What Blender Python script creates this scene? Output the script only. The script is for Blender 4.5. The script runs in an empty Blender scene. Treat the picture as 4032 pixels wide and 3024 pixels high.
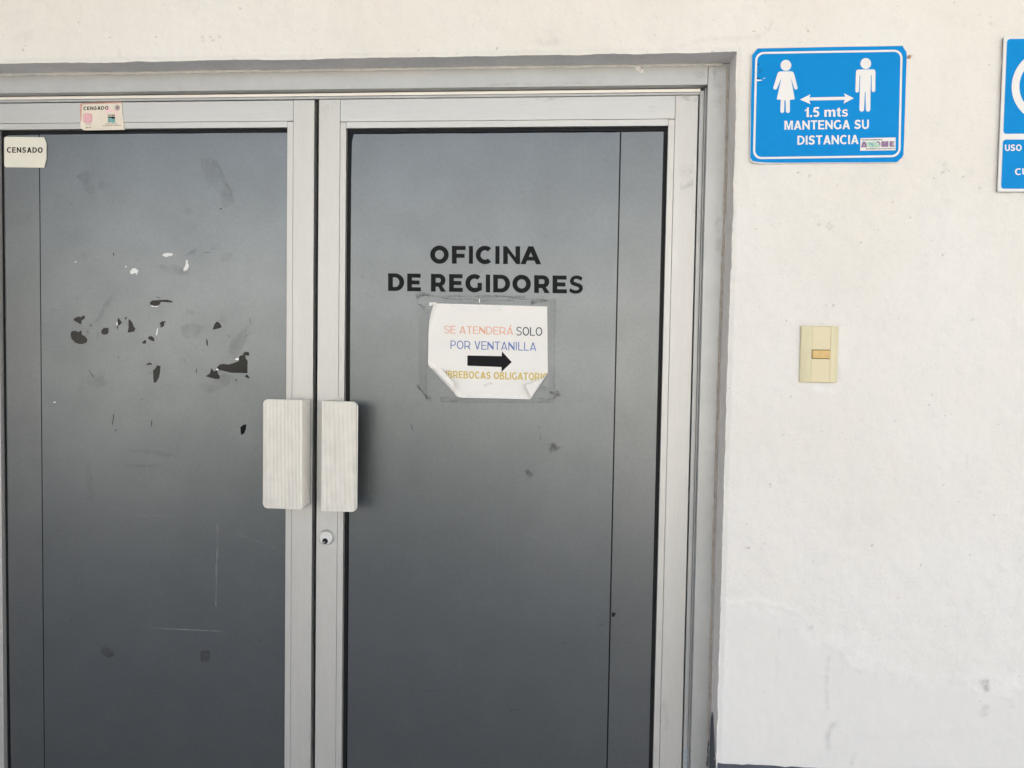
import bpy, bmesh, math, random
import numpy as np
from mathutils import Matrix, Vector
from mathutils.geometry import tessellate_polygon
random.seed(7); rng = np.random.RandomState(11)
SC = bpy.context.scene; COL = SC.collection
R = math.radians

# ------------------------------------------------------------------ camera
CAMZ = 1.48; DIST = 1.55; FPX = 3050.0
YAW, PITCH, ROLL = 0.083151, -0.039815, 0.016218
cam_m = Matrix.Rotation(YAW, 3, 'Z') @ Matrix.Rotation(math.pi/2 + PITCH, 3, 'X') @ Matrix.Rotation(ROLL, 3, 'Z')
cd = bpy.data.cameras.new('camera'); cam = bpy.data.objects.new('camera', cd); COL.objects.link(cam)
cam.matrix_world = Matrix.Translation((0, -DIST, CAMZ)) @ cam_m.to_4x4()
cd.sensor_width = 36; cd.lens = FPX/4032*36; cd.clip_start = 0.05; cd.clip_end = 500
SC.camera = cam

# ------------------------------------------------------------------ light
SUN_EL, SUN_AZ = R(52), R(150)       # azimuth: from straight out of the wall (-Y) round towards +X: the sun stands behind the building
sdir = Vector((math.cos(SUN_EL)*math.sin(SUN_AZ), -math.cos(SUN_EL)*math.cos(SUN_AZ), math.sin(SUN_EL)))
w = bpy.data.worlds.new('World'); SC.world = w; w.use_nodes = True
nt = w.node_tree; nt.nodes.clear()
sky = nt.nodes.new('ShaderNodeTexSky'); sky.sky_type = 'NISHITA'; sky.sun_disc = False
sky.sun_elevation = SUN_EL; sky.sun_rotation = math.atan2(sdir.x, sdir.y)
sky.air_density = 1.0; sky.dust_density = 4.0; sky.ozone_density = 1.0
bg = nt.nodes.new('ShaderNodeBackground'); bg.inputs['Strength'].default_value = 0.095
wo = nt.nodes.new('ShaderNodeOutputWorld')
nt.links.new(sky.outputs[0], bg.inputs[0]); nt.links.new(bg.outputs[0], wo.inputs[0])
sl = bpy.data.lights.new('sun', 'SUN'); sl.energy = 4.9; sl.angle = R(0.5); sl.color = (1, .94, .84)
so = bpy.data.objects.new('sun', sl); COL.objects.link(so); so.rotation_euler = sdir.to_track_quat('Z', 'Y').to_euler()
so.location = sdir*20
vs = SC.view_settings; vs.view_transform = 'Standard'; vs.look = 'None'; vs.gamma = 1; vs.exposure = 2.38
vs.use_curve_mapping = False

# ------------------------------------------------------------------ measuring: where a sight line meets the plane Y
ORG = {0: (0, 0, 1.0), 1: (0, 0, 1.7015), 2: (1100, 150, 1.2289), 3: (2600, 100, 1.5447), 4: (150, 850, 1.7467),
       5: (1450, 900, 2.074), 6: (950, 1500, 2.2127), 7: (3000, 1200, 4.1467), 8: (2500, 2300, 1.4439),
       9: (280, 370, 9.217), 10: (0, 500, 7.542), 11: (3340, 500, 8.508), 12: (3800, 100, 2.371), 13: (2500, 2700, 4.916),
       14: (0, 0, 0.54861), 15: (1150, 2000, 6.637)}
def U(z, x, y, Y):
    ox, oy, s = ORG[z]; u = ox + x/s; v = oy + y/s
    d = cam_m @ Vector(((u-2016)/FPX, -(v-1512)/FPX, -1)); t = (DIST+Y)/d.y
    return (d.x*t, CAMZ + d.z*t)
def P(z, pts, Y): return [U(z, x, y, Y) for x, y in pts]
def UX(Y, *pts): return sum(U(0, x, y, Y)[0] for x, y in pts)/len(pts)
def UZ(Y, *pts): return sum(U(0, x, y, Y)[1] for x, y in pts)/len(pts)

# ------------------------------------------------------------------ materials
def srgb(r, g, b): return tuple(((c/255+.055)/1.055)**2.4 if c > 10 else c/255/12.92 for c in (r, g, b)) + (1,)
def mat(name, col, rough=.5, metal=0., spec=.5, noise=None, bump=None, stretch=(1, 1, 1), coat=0, rvar=0., alpha=None):
    m = bpy.data.materials.new(name); m.use_nodes = True; n = m.node_tree; L = n.links
    b = n.nodes['Principled BSDF']
    b.inputs['Base Color'].default_value = col if len(col) == 4 else tuple(col)+(1,)
    b.inputs['Roughness'].default_value = rough; b.inputs['Metallic'].default_value = metal
    b.inputs['Specular IOR Level'].default_value = spec; b.inputs['Coat Weight'].default_value = coat
    tc = n.nodes.new('ShaderNodeTexCoord'); mp = n.nodes.new('ShaderNodeMapping'); mp.inputs['Scale'].default_value = stretch
    L.new(tc.outputs['Object'], mp.inputs['Vector'])
    if noise:                                   # (scale, amount) list
        prev = None
        for i, (sc, amt) in enumerate(noise):
            t = n.nodes.new('ShaderNodeTexNoise'); t.inputs['Scale'].default_value = sc; t.inputs['Detail'].default_value = 5
            t.inputs['Roughness'].default_value = .6
            L.new(mp.outputs[0], t.inputs['Vector'])
            mr = n.nodes.new('ShaderNodeMapRange'); mr.inputs['From Min'].default_value = .3; mr.inputs['From Max'].default_value = .7
            mr.inputs['To Min'].default_value = 1-amt; mr.inputs['To Max'].default_value = 1+amt
            L.new(t.outputs['Fac'], mr.inputs['Value'])
            if prev is None: prev = mr.outputs[0]
            else:
                mu = n.nodes.new('ShaderNodeMath'); mu.operation = 'MULTIPLY'; L.new(prev, mu.inputs[0]); L.new(mr.outputs[0], mu.inputs[1]); prev = mu.outputs[0]
        vm = n.nodes.new('ShaderNodeVectorMath'); vm.operation = 'SCALE'; vm.inputs[0].default_value = b.inputs['Base Color'].default_value[:3]
        L.new(prev, vm.inputs['Scale']); L.new(vm.outputs[0], b.inputs['Base Color'])
        if rvar:
            mm = n.nodes.new('ShaderNodeMath'); mm.operation = 'MULTIPLY_ADD'; mm.inputs[1].default_value = -rvar; mm.inputs[2].default_value = rough+rvar
            L.new(prev, mm.inputs[0]); L.new(mm.outputs[0], b.inputs['Roughness'])
    if bump:
        t = n.nodes.new('ShaderNodeTexNoise'); t.inputs['Scale'].default_value = bump[0]; t.inputs['Detail'].default_value = 4
        L.new(mp.outputs[0], t.inputs['Vector'])
        bp = n.nodes.new('ShaderNodeBump'); bp.inputs['Distance'].default_value = bump[1]; bp.inputs['Strength'].default_value = 1
        L.new(t.outputs['Fac'], bp.inputs['Height']); L.new(bp.outputs[0], b.inputs['Normal'])
    if alpha:                                   # (scale, low, high, max): ragged thin residue, worn through in places
        t = n.nodes.new('ShaderNodeTexNoise'); t.inputs['Scale'].default_value = alpha[0]; t.inputs['Detail'].default_value = 6
        t.inputs['Roughness'].default_value = .65
        L.new(tc.outputs['Object'], t.inputs['Vector'])
        mr = n.nodes.new('ShaderNodeMapRange'); mr.inputs['From Min'].default_value = alpha[1]; mr.inputs['From Max'].default_value = alpha[2]
        mr.inputs['To Max'].default_value = alpha[3]
        L.new(t.outputs['Fac'], mr.inputs['Value']); L.new(mr.outputs[0], b.inputs['Alpha'])
    return m

M = {}
M['film'] = mat('grey_window_film', (.140, .154, .166), rough=.36, metal=.88, spec=.5, noise=[(1.6, .05), (9, .05), (160, .05)], rvar=.14, bump=(900, .00003))
M['film2'] = mat('grey_window_film_strip', (.147, .159, .168), rough=.37, metal=.88, spec=.5, noise=[(1.6, .05), (9, .05), (160, .05)], rvar=.14, bump=(900, .00003))
M['glass'] = mat('dark_tinted_glass', (.006, .009, .010), rough=.12, spec=.14)
M['gasket'] = mat('black_rubber_gasket', (.008, .008, .010), rough=.6, spec=.25, noise=[(40, .3)])
M['alu'] = mat('satin_aluminium', (.53, .53, .52), rough=.52, metal=.66, noise=[(3, .03), (38, .03)], stretch=(6, 6, .6), bump=(260, .00004), rvar=.2)
M['aluh'] = mat('satin_aluminium_rail', (.49, .495, .49), rough=.45, metal=.7, noise=[(3, .03), (38, .03)], stretch=(.6, 6, 6), bump=(260, .00004), rvar=.2)
M['frame'] = mat('dull_aluminium_frame', (.44, .45, .45), rough=.5, metal=.6, noise=[(4, .05), (40, .04)], stretch=(1, 1, 1), bump=(200, .00006), rvar=.2)
M['groove'] = mat('shaded_groove', (.46, .45, .42), rough=.7, metal=.2, noise=[(40, .3)])  # darker rib valleys: shade between the ribs put into the colour
M['handle'] = mat('ribbed_aluminium', (.80, .79, .755), rough=.45, metal=.6, noise=[(6, .05), (60, .05)], stretch=(1, 1, .5))
M['lockm'] = mat('nickel_lock', (.66, .67, .67), rough=.45, metal=.7, noise=[(60, .05)])
M['chrome'] = mat('bright_steel_plug', (.75, .75, .75), rough=.1, metal=1)
M['letter'] = mat('black_vinyl', (.006, .007, .009), rough=.5, spec=.12, noise=[(12, .12)])
M['black'] = mat('black_print', (.007, .007, .009), rough=.6, spec=.15)
M['paper'] = mat('white_paper', srgb(232, 231, 229), rough=.75, spec=.3, noise=[(14, .012), (3.5, .015)], bump=(60, .0002))
M['tape'] = mat('clear_tape', srgb(246, 246, 250), rough=.15, alpha=(8, 0, 1.2, .5))
M['oldtape'] = mat('old_clear_tape', (.16, .17, .17), rough=.32, spec=.5, alpha=(20, .1, .9, .14))
M['oran'] = mat('orange_print', srgb(226, 166, 140), rough=.7); M['blup'] = mat('blue_print', srgb(104, 128, 184), rough=.7)
M['navy'] = mat('dark_slate_print', srgb(50, 62, 72), rough=.7); M['yelp'] = mat('yellow_print', srgb(206, 184, 96), rough=.7)
M['residue'] = mat('brown_tape_residue', (.052, .046, .042), rough=.8, spec=.2, noise=[(70, .35)], alpha=(110, .34, .70, .48))
M['soft'] = mat('faint_adhesive_patch', (.078, .072, .066), rough=.62, spec=.3, noise=[(40, .25)], alpha=(28, .25, .8, .20))
M['softg'] = mat('faint_grey_glue_patch', (.075, .078, .072), rough=.65, spec=.3, noise=[(40, .25)], alpha=(28, .3, .8, .18))
M['scratch'] = mat('dark_scratch', (.03, .03, .03), rough=.6, alpha=(90, .3, .6, .8))
M['scrl'] = mat('pale_scratch', (.42, .43, .44), rough=.7, alpha=(50, .3, .75, .45))
M['white_res'] = mat('torn_white_paper', srgb(226, 228, 228), rough=.8, noise=[(120, .10)], alpha=(150, .25, .42, 1))
M['blue'] = mat('blue_sign_vinyl', (.0, .255, .68), rough=.5, spec=.12, noise=[(8, .04), (120, .03)], stretch=(.3, 1, 1), bump=(300, .00005))
M['signw'] = mat('white_sign_vinyl', srgb(228, 229, 230), rough=.4, spec=.35, noise=[(9, .03)])
M['pvc'] = mat('white_pvc_edge', srgb(215, 215, 213), rough=.5, noise=[(60, .08)])
M['foamcore'] = mat('grey_board_edge', srgb(120, 116, 116), rough=.7)
M['stick'] = mat('cream_sticker', srgb(226, 218, 204), rough=.55, noise=[(60, .04)])
M['peach'] = mat('faded_salmon_print', srgb(222, 160, 145), rough=.6, noise=[(120, .12)], alpha=(100, .2, .55, .75))
M['pink'] = mat('pink_print', srgb(222, 168, 178), rough=.6, noise=[(120, .06)])
M['pinkl'] = mat('pale_pink_print', srgb(238, 208, 208), rough=.6)
M['teal'] = mat('teal_print', srgb(120, 176, 178), rough=.6)
M['greyp'] = mat('grey_print', srgb(128, 108, 108), rough=.6); M['taupe'] = mat('taupe_print', srgb(196, 176, 172), rough=.6)
M['stickw'] = mat('off_white_sticker', srgb(222, 220, 208), rough=.5, noise=[(50, .03)])
M['purple'] = mat('purple_print', srgb(138, 112, 148), rough=.6, noise=[(900, .1)]); M['mint'] = mat('pale_green_print', srgb(178, 208, 192), rough=.6, noise=[(700, .12)])
M['ivory'] = mat('ivory_plastic', srgb(208, 201, 168), rough=.30, noise=[(20, .04)], bump=(200, .00004))
M['ivory2'] = mat('ivory_plastic_insert', srgb(213, 203, 170), rough=.34, noise=[(20, .03)])
M['rocker'] = mat('aged_amber_plastic', srgb(202, 168, 100), rough=.25, noise=[(90, .12)])
M['dado'] = mat('dark_blue_grey_paint', srgb(72, 78, 90), rough=.5, noise=[(25, .08)], bump=(150, .0002))
M['caulk'] = mat('cream_sealant', (.66, .64, .58), rough=.6, noise=[(60, .12)], bump=(90, .0008))
M['lip'] = mat('bright_aluminium_lip', (.86, .83, .76), rough=.4, metal=.3)
M['caulkd'] = mat('stained_sealant', (.40, .36, .31), rough=.7, noise=[(60, .25)], bump=(90, .0008))
M['plug'] = mat('brown_wall_plug', srgb(170, 140, 120), rough=.6)
M['dirt'] = mat('dark_dirt', (.03, .028, .03), rough=.9, alpha=(120, .35, .6, .8))

def plaster():
    m = bpy.data.materials.new('white_painted_plaster'); m.use_nodes = True; n = m.node_tree; L = n.links; b = n.nodes['Principled BSDF']
    b.inputs['Roughness'].default_value = .62; b.inputs['Specular IOR Level'].default_value = .35
    tc = n.nodes.new('ShaderNodeTexCoord'); at = n.nodes.new('ShaderNodeAttribute'); at.attribute_name = 'wear'
    sp = n.nodes.new('ShaderNodeSeparateColor'); L.new(at.outputs['Color'], sp.inputs[0])
    def N(s, d=6, r=.6):
        t = n.nodes.new('ShaderNodeTexNoise'); t.inputs['Scale'].default_value = s; t.inputs['Detail'].default_value = d; t.inputs['Roughness'].default_value = r
        L.new(tc.outputs['Object'], t.inputs['Vector']); return t.outputs['Fac']
    def ramp(f, a, bb, lo=0, hi=1):
        mr = n.nodes.new('ShaderNodeMapRange'); L.new(f, mr.inputs['Value']); mr.inputs['From Min'].default_value = a; mr.inputs['From Max'].default_value = bb
        mr.inputs['To Min'].default_value = lo; mr.inputs['To Max'].default_value = hi; return mr.outputs[0]
    def mixc(f, a, c):
        x = n.nodes.new('ShaderNodeMix'); x.data_type = 'RGBA'
        if isinstance(f, float): x.inputs[0].default_value = f
        else: L.new(f, x.inputs[0])
        if isinstance(a, tuple): x.inputs[6].default_value = a
        else: L.new(a, x.inputs[6])
        x.inputs[7].default_value = c; return x.outputs[2]
    def mul(a, c):
        x = n.nodes.new('ShaderNodeMath'); x.operation = 'MULTIPLY'; L.new(a, x.inputs[0])
        if isinstance(c, (int, float)): x.inputs[1].default_value = c
        else: L.new(c, x.inputs[1])
        return x.outputs[0]
    c = mixc(ramp(N(3.5), .38, .65, 0, .9), (.76, .745, .715, 1), (.79, .785, .775, 1))
    c = mixc(ramp(N(14, 8, .7), .48, .72, 0, .42), c, (.66, .65, .63, 1))
    c = mixc(ramp(N(260, 3), .52, .72, 0, .16), c, (.5, .48, .45, 1))
    c = mixc(ramp(N(90, 2, .5), .70, .76, 0, .55), c, (.38, .34, .30, 1))
    st = mul(sp.outputs[0], ramp(N(75, 6, .7), .34, .56)); c = mixc(st, c, (.24, .24, .245, 1))
    c = mixc(mul(sp.outputs[1], ramp(N(20, 6), .25, .7, .4, 1)), c, (.735, .732, .722, 1))
    c = mixc(mul(sp.outputs[2], ramp(N(40, 6, .7), .35, .65)), c, (.86, .86, .86, 1))
    L.new(c, b.inputs['Base Color'])
    bp = n.nodes.new('ShaderNodeBump'); bp.inputs['Distance'].default_value = .0009; bp.inputs['Strength'].default_value = 1
    iv = n.nodes.new('ShaderNodeMath'); iv.operation = 'MULTIPLY_ADD'; L.new(sp.outputs[1], iv.inputs[0]); iv.inputs[1].default_value = -.75; iv.inputs[2].default_value = 1
    h = mul(N(170, 4, .55), iv.outputs[0]); L.new(h, bp.inputs['Height']); L.new(bp.outputs[0], b.inputs['Normal'])
    return m
M['plaster'] = plaster()
M['reveal'] = mat('painted_plaster_reveal', (.84, .81, .79), rough=.6, noise=[(12, .06), (90, .05)], bump=(120, .0007))
M['concrete'] = mat('walkway_tile', (.43, .43, .43), rough=.8, noise=[(2, .15), (30, .12)], bump=(80, .002))
M['ceil'] = mat('cream_painted_ceiling', (.80, .71, .54), rough=.8, noise=[(3, .05)])
M['lawn'] = mat('lawn_green', (.045, .065, .03), rough=.95, noise=[(6, .3), (60, .3)], bump=(60, .02))
M['asphalt'] = mat('asphalt', (.060, .065, .078), rough=.9, noise=[(5, .15), (120, .25)])
M['pave'] = mat('pale_concrete_pavement', (.34, .32, .29), rough=.9, noise=[(5, .15), (120, .25)])
M['hedge'] = mat('hedge_leaf', (.035, .055, .025), rough=.7, noise=[(30, .4)])
M['bldg'] = mat('pale_render', (.60, .58, .53), rough=.85, noise=[(2, .08)])
M['shadewall'] = mat('shade_wall_grey', (.34, .35, .37), rough=.8, noise=[(4, .1)])
M['dark'] = mat('dark_room', (.03, .03, .03), rough=.9)

# ------------------------------------------------------------------ object helpers
def wloc(o):
    v = Vector((0, 0, 0))
    while o: v += o.location; o = o.parent
    return v
def link(name, me, m, parent=None, smooth=False):
    o = bpy.data.objects.new(name, me); COL.objects.link(o)
    if m is not None: me.materials.append(m)
    if parent: o.parent = parent
    if smooth: me.polygons.foreach_set('use_smooth', [True]*len(me.polygons))
    return o
def mesh(name, verts, faces, m, parent=None, smooth=False):
    L = wloc(parent) if parent else Vector((0, 0, 0))
    me = bpy.data.meshes.new(name); me.from_pydata([(v[0]-L.x, v[1]-L.y, v[2]-L.z) for v in verts], [], faces); me.update()
    return link(name, me, m, parent, smooth)
def bmo(name, bm, m, parent=None, smooth=False):
    L = wloc(parent) if parent else Vector((0, 0, 0))
    bmesh.ops.translate(bm, verts=bm.verts, vec=-L)
    me = bpy.data.meshes.new(name); bm.to_mesh(me); bm.free(); return link(name, me, m, parent, smooth)
def thing(name, label, cat, loc, group=None):
    o = bpy.data.objects.new(name, None); COL.objects.link(o); o.location = loc; o.empty_display_size = .05
    o['label'] = label; o['category'] = cat
    if group: o['group'] = group
    return o
def box(name, x0, x1, y0, y1, z0, z1, m, parent=None, bev=0., segs=2):
    bm = bmesh.new(); bmesh.ops.create_cube(bm, size=1)
    for v in bm.verts: v.co = Vector(((x0+x1)/2+v.co.x*(x1-x0), (y0+y1)/2+v.co.y*(y1-y0), (z0+z1)/2+v.co.z*(z1-z0)))
    if bev: bmesh.ops.bevel(bm, geom=list(bm.edges), offset=bev, segments=segs, affect='EDGES', profile=.6)
    return bmo(name, bm, m, parent)
def area(l): return sum(l[i][0]*l[(i+1) % len(l)][1]-l[(i+1) % len(l)][0]*l[i][1] for i in range(len(l)))/2
def slab(name, loops, yf, th, m, parent=None):
    """flat shape in the X-Z plane, facing -Y, front at yf, th deep; loops[0] outline, others holes"""
    loops = [l if (area(l) > 0) == (i == 0) else l[::-1] for i, l in enumerate(loops)]
    tri = tessellate_polygon([[Vector((x, z, 0)) for x, z in l] for l in loops])
    flat = [p for l in loops for p in l]; n = len(flat)
    v = [(x, yf, z) for x, z in flat]; f = []
    for t in tri:
        a, b, c = (flat[i] for i in t)
        s = (b[0]-a[0])*(c[1]-a[1])-(c[0]-a[0])*(b[1]-a[1])
        f.append(tuple(t) if s > 0 else tuple(t[::-1]))
    if th:
        v += [(x, yf+th, z) for x, z in flat]; k = 0
        for l in loops:
            for i in range(len(l)):
                a, b = k+i, k+(i+1) % len(l); f.append((b, a, a+n, b+n))
            k += len(l)
    return mesh(name, v, f, m, parent)
def rrect(x0, x1, z0, z1, r, n=6, which=(1, 1, 1, 1)):
    o = []
    for (cx, cz, a, wq) in ((x1-r, z1-r, 0, 0), (x0+r, z1-r, 90, 1), (x0+r, z0+r, 180, 2), (x1-r, z0+r, 270, 3)):
        rr = r if which[wq] else .0004
        c = ((x1-rr) if wq in (0, 3) else (x0+rr), (z1-rr) if wq in (0, 1) else (z0+rr))
        for i in range(n+1):
            t = R(a+90*i/n); o.append((c[0]+rr*math.cos(t), c[1]+rr*math.sin(t)))
    return o
def circ(cx, cz, r, n=32, ry=None): return [(cx+r*math.cos(2*math.pi*i/n), cz+(ry or r)*math.sin(2*math.pi*i/n)) for i in range(n)]
def rag(pts, j, sub=3):
    """roughen an outline: torn edge"""
    o = []
    for i in range(len(pts)):
        a, b = pts[i], pts[(i+1) % len(pts)]
        for k in range(sub):
            t = k/sub; jj = j if k else j*.3
            o.append((a[0]+(b[0]-a[0])*t+random.uniform(-jj, jj), a[1]+(b[1]-a[1])*t+random.uniform(-jj, jj)))
    return o
def rnd(pts, it=2):
    for _ in range(it):
        o = []
        for i in range(len(pts)):
            a, b = pts[i], pts[(i+1) % len(pts)]
            o += [(a[0]*.75+b[0]*.25, a[1]*.75+b[1]*.25), (a[0]*.25+b[0]*.75, a[1]*.25+b[1]*.75)]
        pts = o
    return pts
def strip(pts, wd, j=0.):
    """ribbon outline along a polyline"""
    l, r = [], []
    for i, p in enumerate(pts):
        a = pts[max(0, i-1)]; b = pts[min(len(pts)-1, i+1)]; dx, dy = b[0]-a[0], b[1]-a[1]; q = math.hypot(dx, dy) or 1
        wq = wd*(1+random.uniform(-j, j))/2
        l.append((p[0]-dy/q*wq, p[1]+dx/q*wq)); r.append((p[0]+dy/q*wq, p[1]-dx/q*wq))
    return l+r[::-1]
def text_mesh(s, bold=0., sub=0):
    c = bpy.data.curves.new('t', 'FONT'); c.body = s; c.size = 1; c.offset = bold; c.resolution_u = 4; c.fill_mode = 'FRONT'
    o = bpy.data.objects.new('t', c); COL.objects.link(o); bpy.context.view_layer.update()
    me = bpy.data.meshes.new_from_object(o.evaluated_get(bpy.context.evaluated_depsgraph_get()))
    bpy.data.objects.remove(o); bpy.data.curves.remove(c)
    return me
def text(name, s, m, parent, Y, bl, br, tl, bold=0., deform=None, sub=0):
    me = text_mesh(s, bold); n = len(me.vertices); co = np.empty(n*3); me.vertices.foreach_get('co', co); co = co.reshape(-1, 3)
    mn, mx = co.min(0), co.max(0)
    if sub:
        bm = bmesh.new(); bm.from_mesh(me); bmesh.ops.triangulate(bm, faces=bm.faces)
        for _ in range(sub):
            lim = .06; es = [e for e in bm.edges if e.calc_length() > lim]
            if es: bmesh.ops.subdivide_edges(bm, edges=es, cuts=1); bmesh.ops.triangulate(bm, faces=bm.faces)
        bm.to_mesh(me); bm.free()
    L = wloc(parent) if parent else Vector((0, 0, 0))
    for v in me.vertices:
        a = (v.co.x-mn[0])/(mx[0]-mn[0]); b = (v.co.y-mn[1])/(mx[1]-mn[1])
        X = bl[0]+(br[0]-bl[0])*a+(tl[0]-bl[0])*b; Z = bl[1]+(br[1]-bl[1])*a+(tl[1]-bl[1])*b
        q = deform(X, Z, Y) if deform else (X, Y, Z)
        v.co = Vector(q)-L
    me.name = name; me.materials.clear(); me.update()
    return link(name, me, m, parent)
def ztext(name, s, m, parent, Y, z, x0, x1, yb0, yb1, top0, bold=0., **k):
    """text whose printed box has its lower corners at (x0,yb0),(x1,yb1) and its top at top0 over x0"""
    return text(name, s, m, parent, Y, U(z, x0, yb0, Y), U(z, x1, yb1, Y), U(z, x0, top0, Y), bold, **k)
def struct(o): o['kind'] = 'structure'; return o

# noise on arrays
def vnoise(x, z, s, seed):
    r = np.random.RandomState(seed); g = r.rand(257, 257); x = x*s+50.3*seed; z = z*s+17.7*seed
    xi = np.floor(x).astype(int); zi = np.floor(z).astype(int); fx = x-xi; fz = z-zi
    fx = fx*fx*(3-2*fx); fz = fz*fz*(3-2*fz); a = lambda i, j: g[(xi+i) % 257, (zi+j) % 257]
    return (a(0, 0)*(1-fx)+a(1, 0)*fx)*(1-fz)+(a(0, 1)*(1-fx)+a(1, 1)*fx)*fz-.5
def fbm(x, z, s, seed, o=4): return sum(vnoise(x, z, s*2**i, seed+i)/1.9**i for i in range(o))

# ------------------------------------------------------------------ depths
YF = .060     # face of the fixed frame behind the wall face
YS = .083     # stop
YL = .088     # face of the leaves
YB = .0885    # glazing bead face
YG = .1020    # glass
YM = YG-.0006  # film on the glass
YD = YM-.0003  # things stuck to the film
XR = (UX(0, (2892.2, 650)), UX(0, (2861.9, 1550)), UX(0, (2823.8, 2900)))
ZL = UZ(0, (0, 250), (1300, 230.5), (2902, 203))
XC = -.5355*1.0; XLEFT = 2*UX(YL, (1244.5, 1500)) - sum(XR)/3

# ------------------------------------------------------------------ the place round the door
struct(box('walkway_floor', -9, 9, -3.6, 6, -.12, 0, M['concrete']))
struct(box('street', -60, 60, -7.78, -3.62, -.3, -.10, M['asphalt']))
struct(box('pavement', -60, 60, -24, -7.8, -.34, -.16, M['pave']))
bd = thing('building', 'pale building added across the street to brighten the door film, out of the frame', 'building', (2, -24, 0))
box('wall', -26, 34, -30, -24, -.3, 6.5, M['bldg'], bd); box('roof', -26.3, 34.3, -30.2, -23.7, 6.5, 6.9, M['bldg'], bd)  # unseen facade added as a bright surface for film reflections and warm fill
struct(box('ground', -300, 300, -300, 300, -.9, -.40, M['lawn']))
struct(box('walkway_ceiling', -9, 9, -3.2, -.001, 3.3, 3.46, M['ceil']))
struct(box('office_room', -6, 6, .35, 5, .002, 3.3, M['dark']))

struct(box('added_shade_wall', -3.9, -3.7, -3.3, -.001, .002, 3.298, M['shadewall']))  # unseen wall added to darken the left, so light comes from the right
# unseen hedge added to darken the lower reflections in the door film
hv, hf = [], []
hr = np.random.RandomState(3)
for i in range(4500):
    x = hr.uniform(-4.0, -.3); y = -6.6+hr.uniform(-.45, .45); z = hr.uniform(-.1, 1.15)+.12*math.sin(x*1.7)
    s = hr.uniform(.05, .11); a = Vector(hr.normal(size=3)).normalized(); b = a.orthogonal().normalized(); c = a.cross(b)
    k = len(hv); o = Vector((x, y, z)); hv += [o+b*s, o+c*s*.5, o-b*s, o-c*s*.5]; hf.append((k, k+1, k+2, k+3))
hg = mesh('hedge', hv, hf, M['hedge']); hg['kind'] = 'stuff'; hg['label'] = 'dark hedge added to darken the reflections in the door film, out of the frame'

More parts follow.
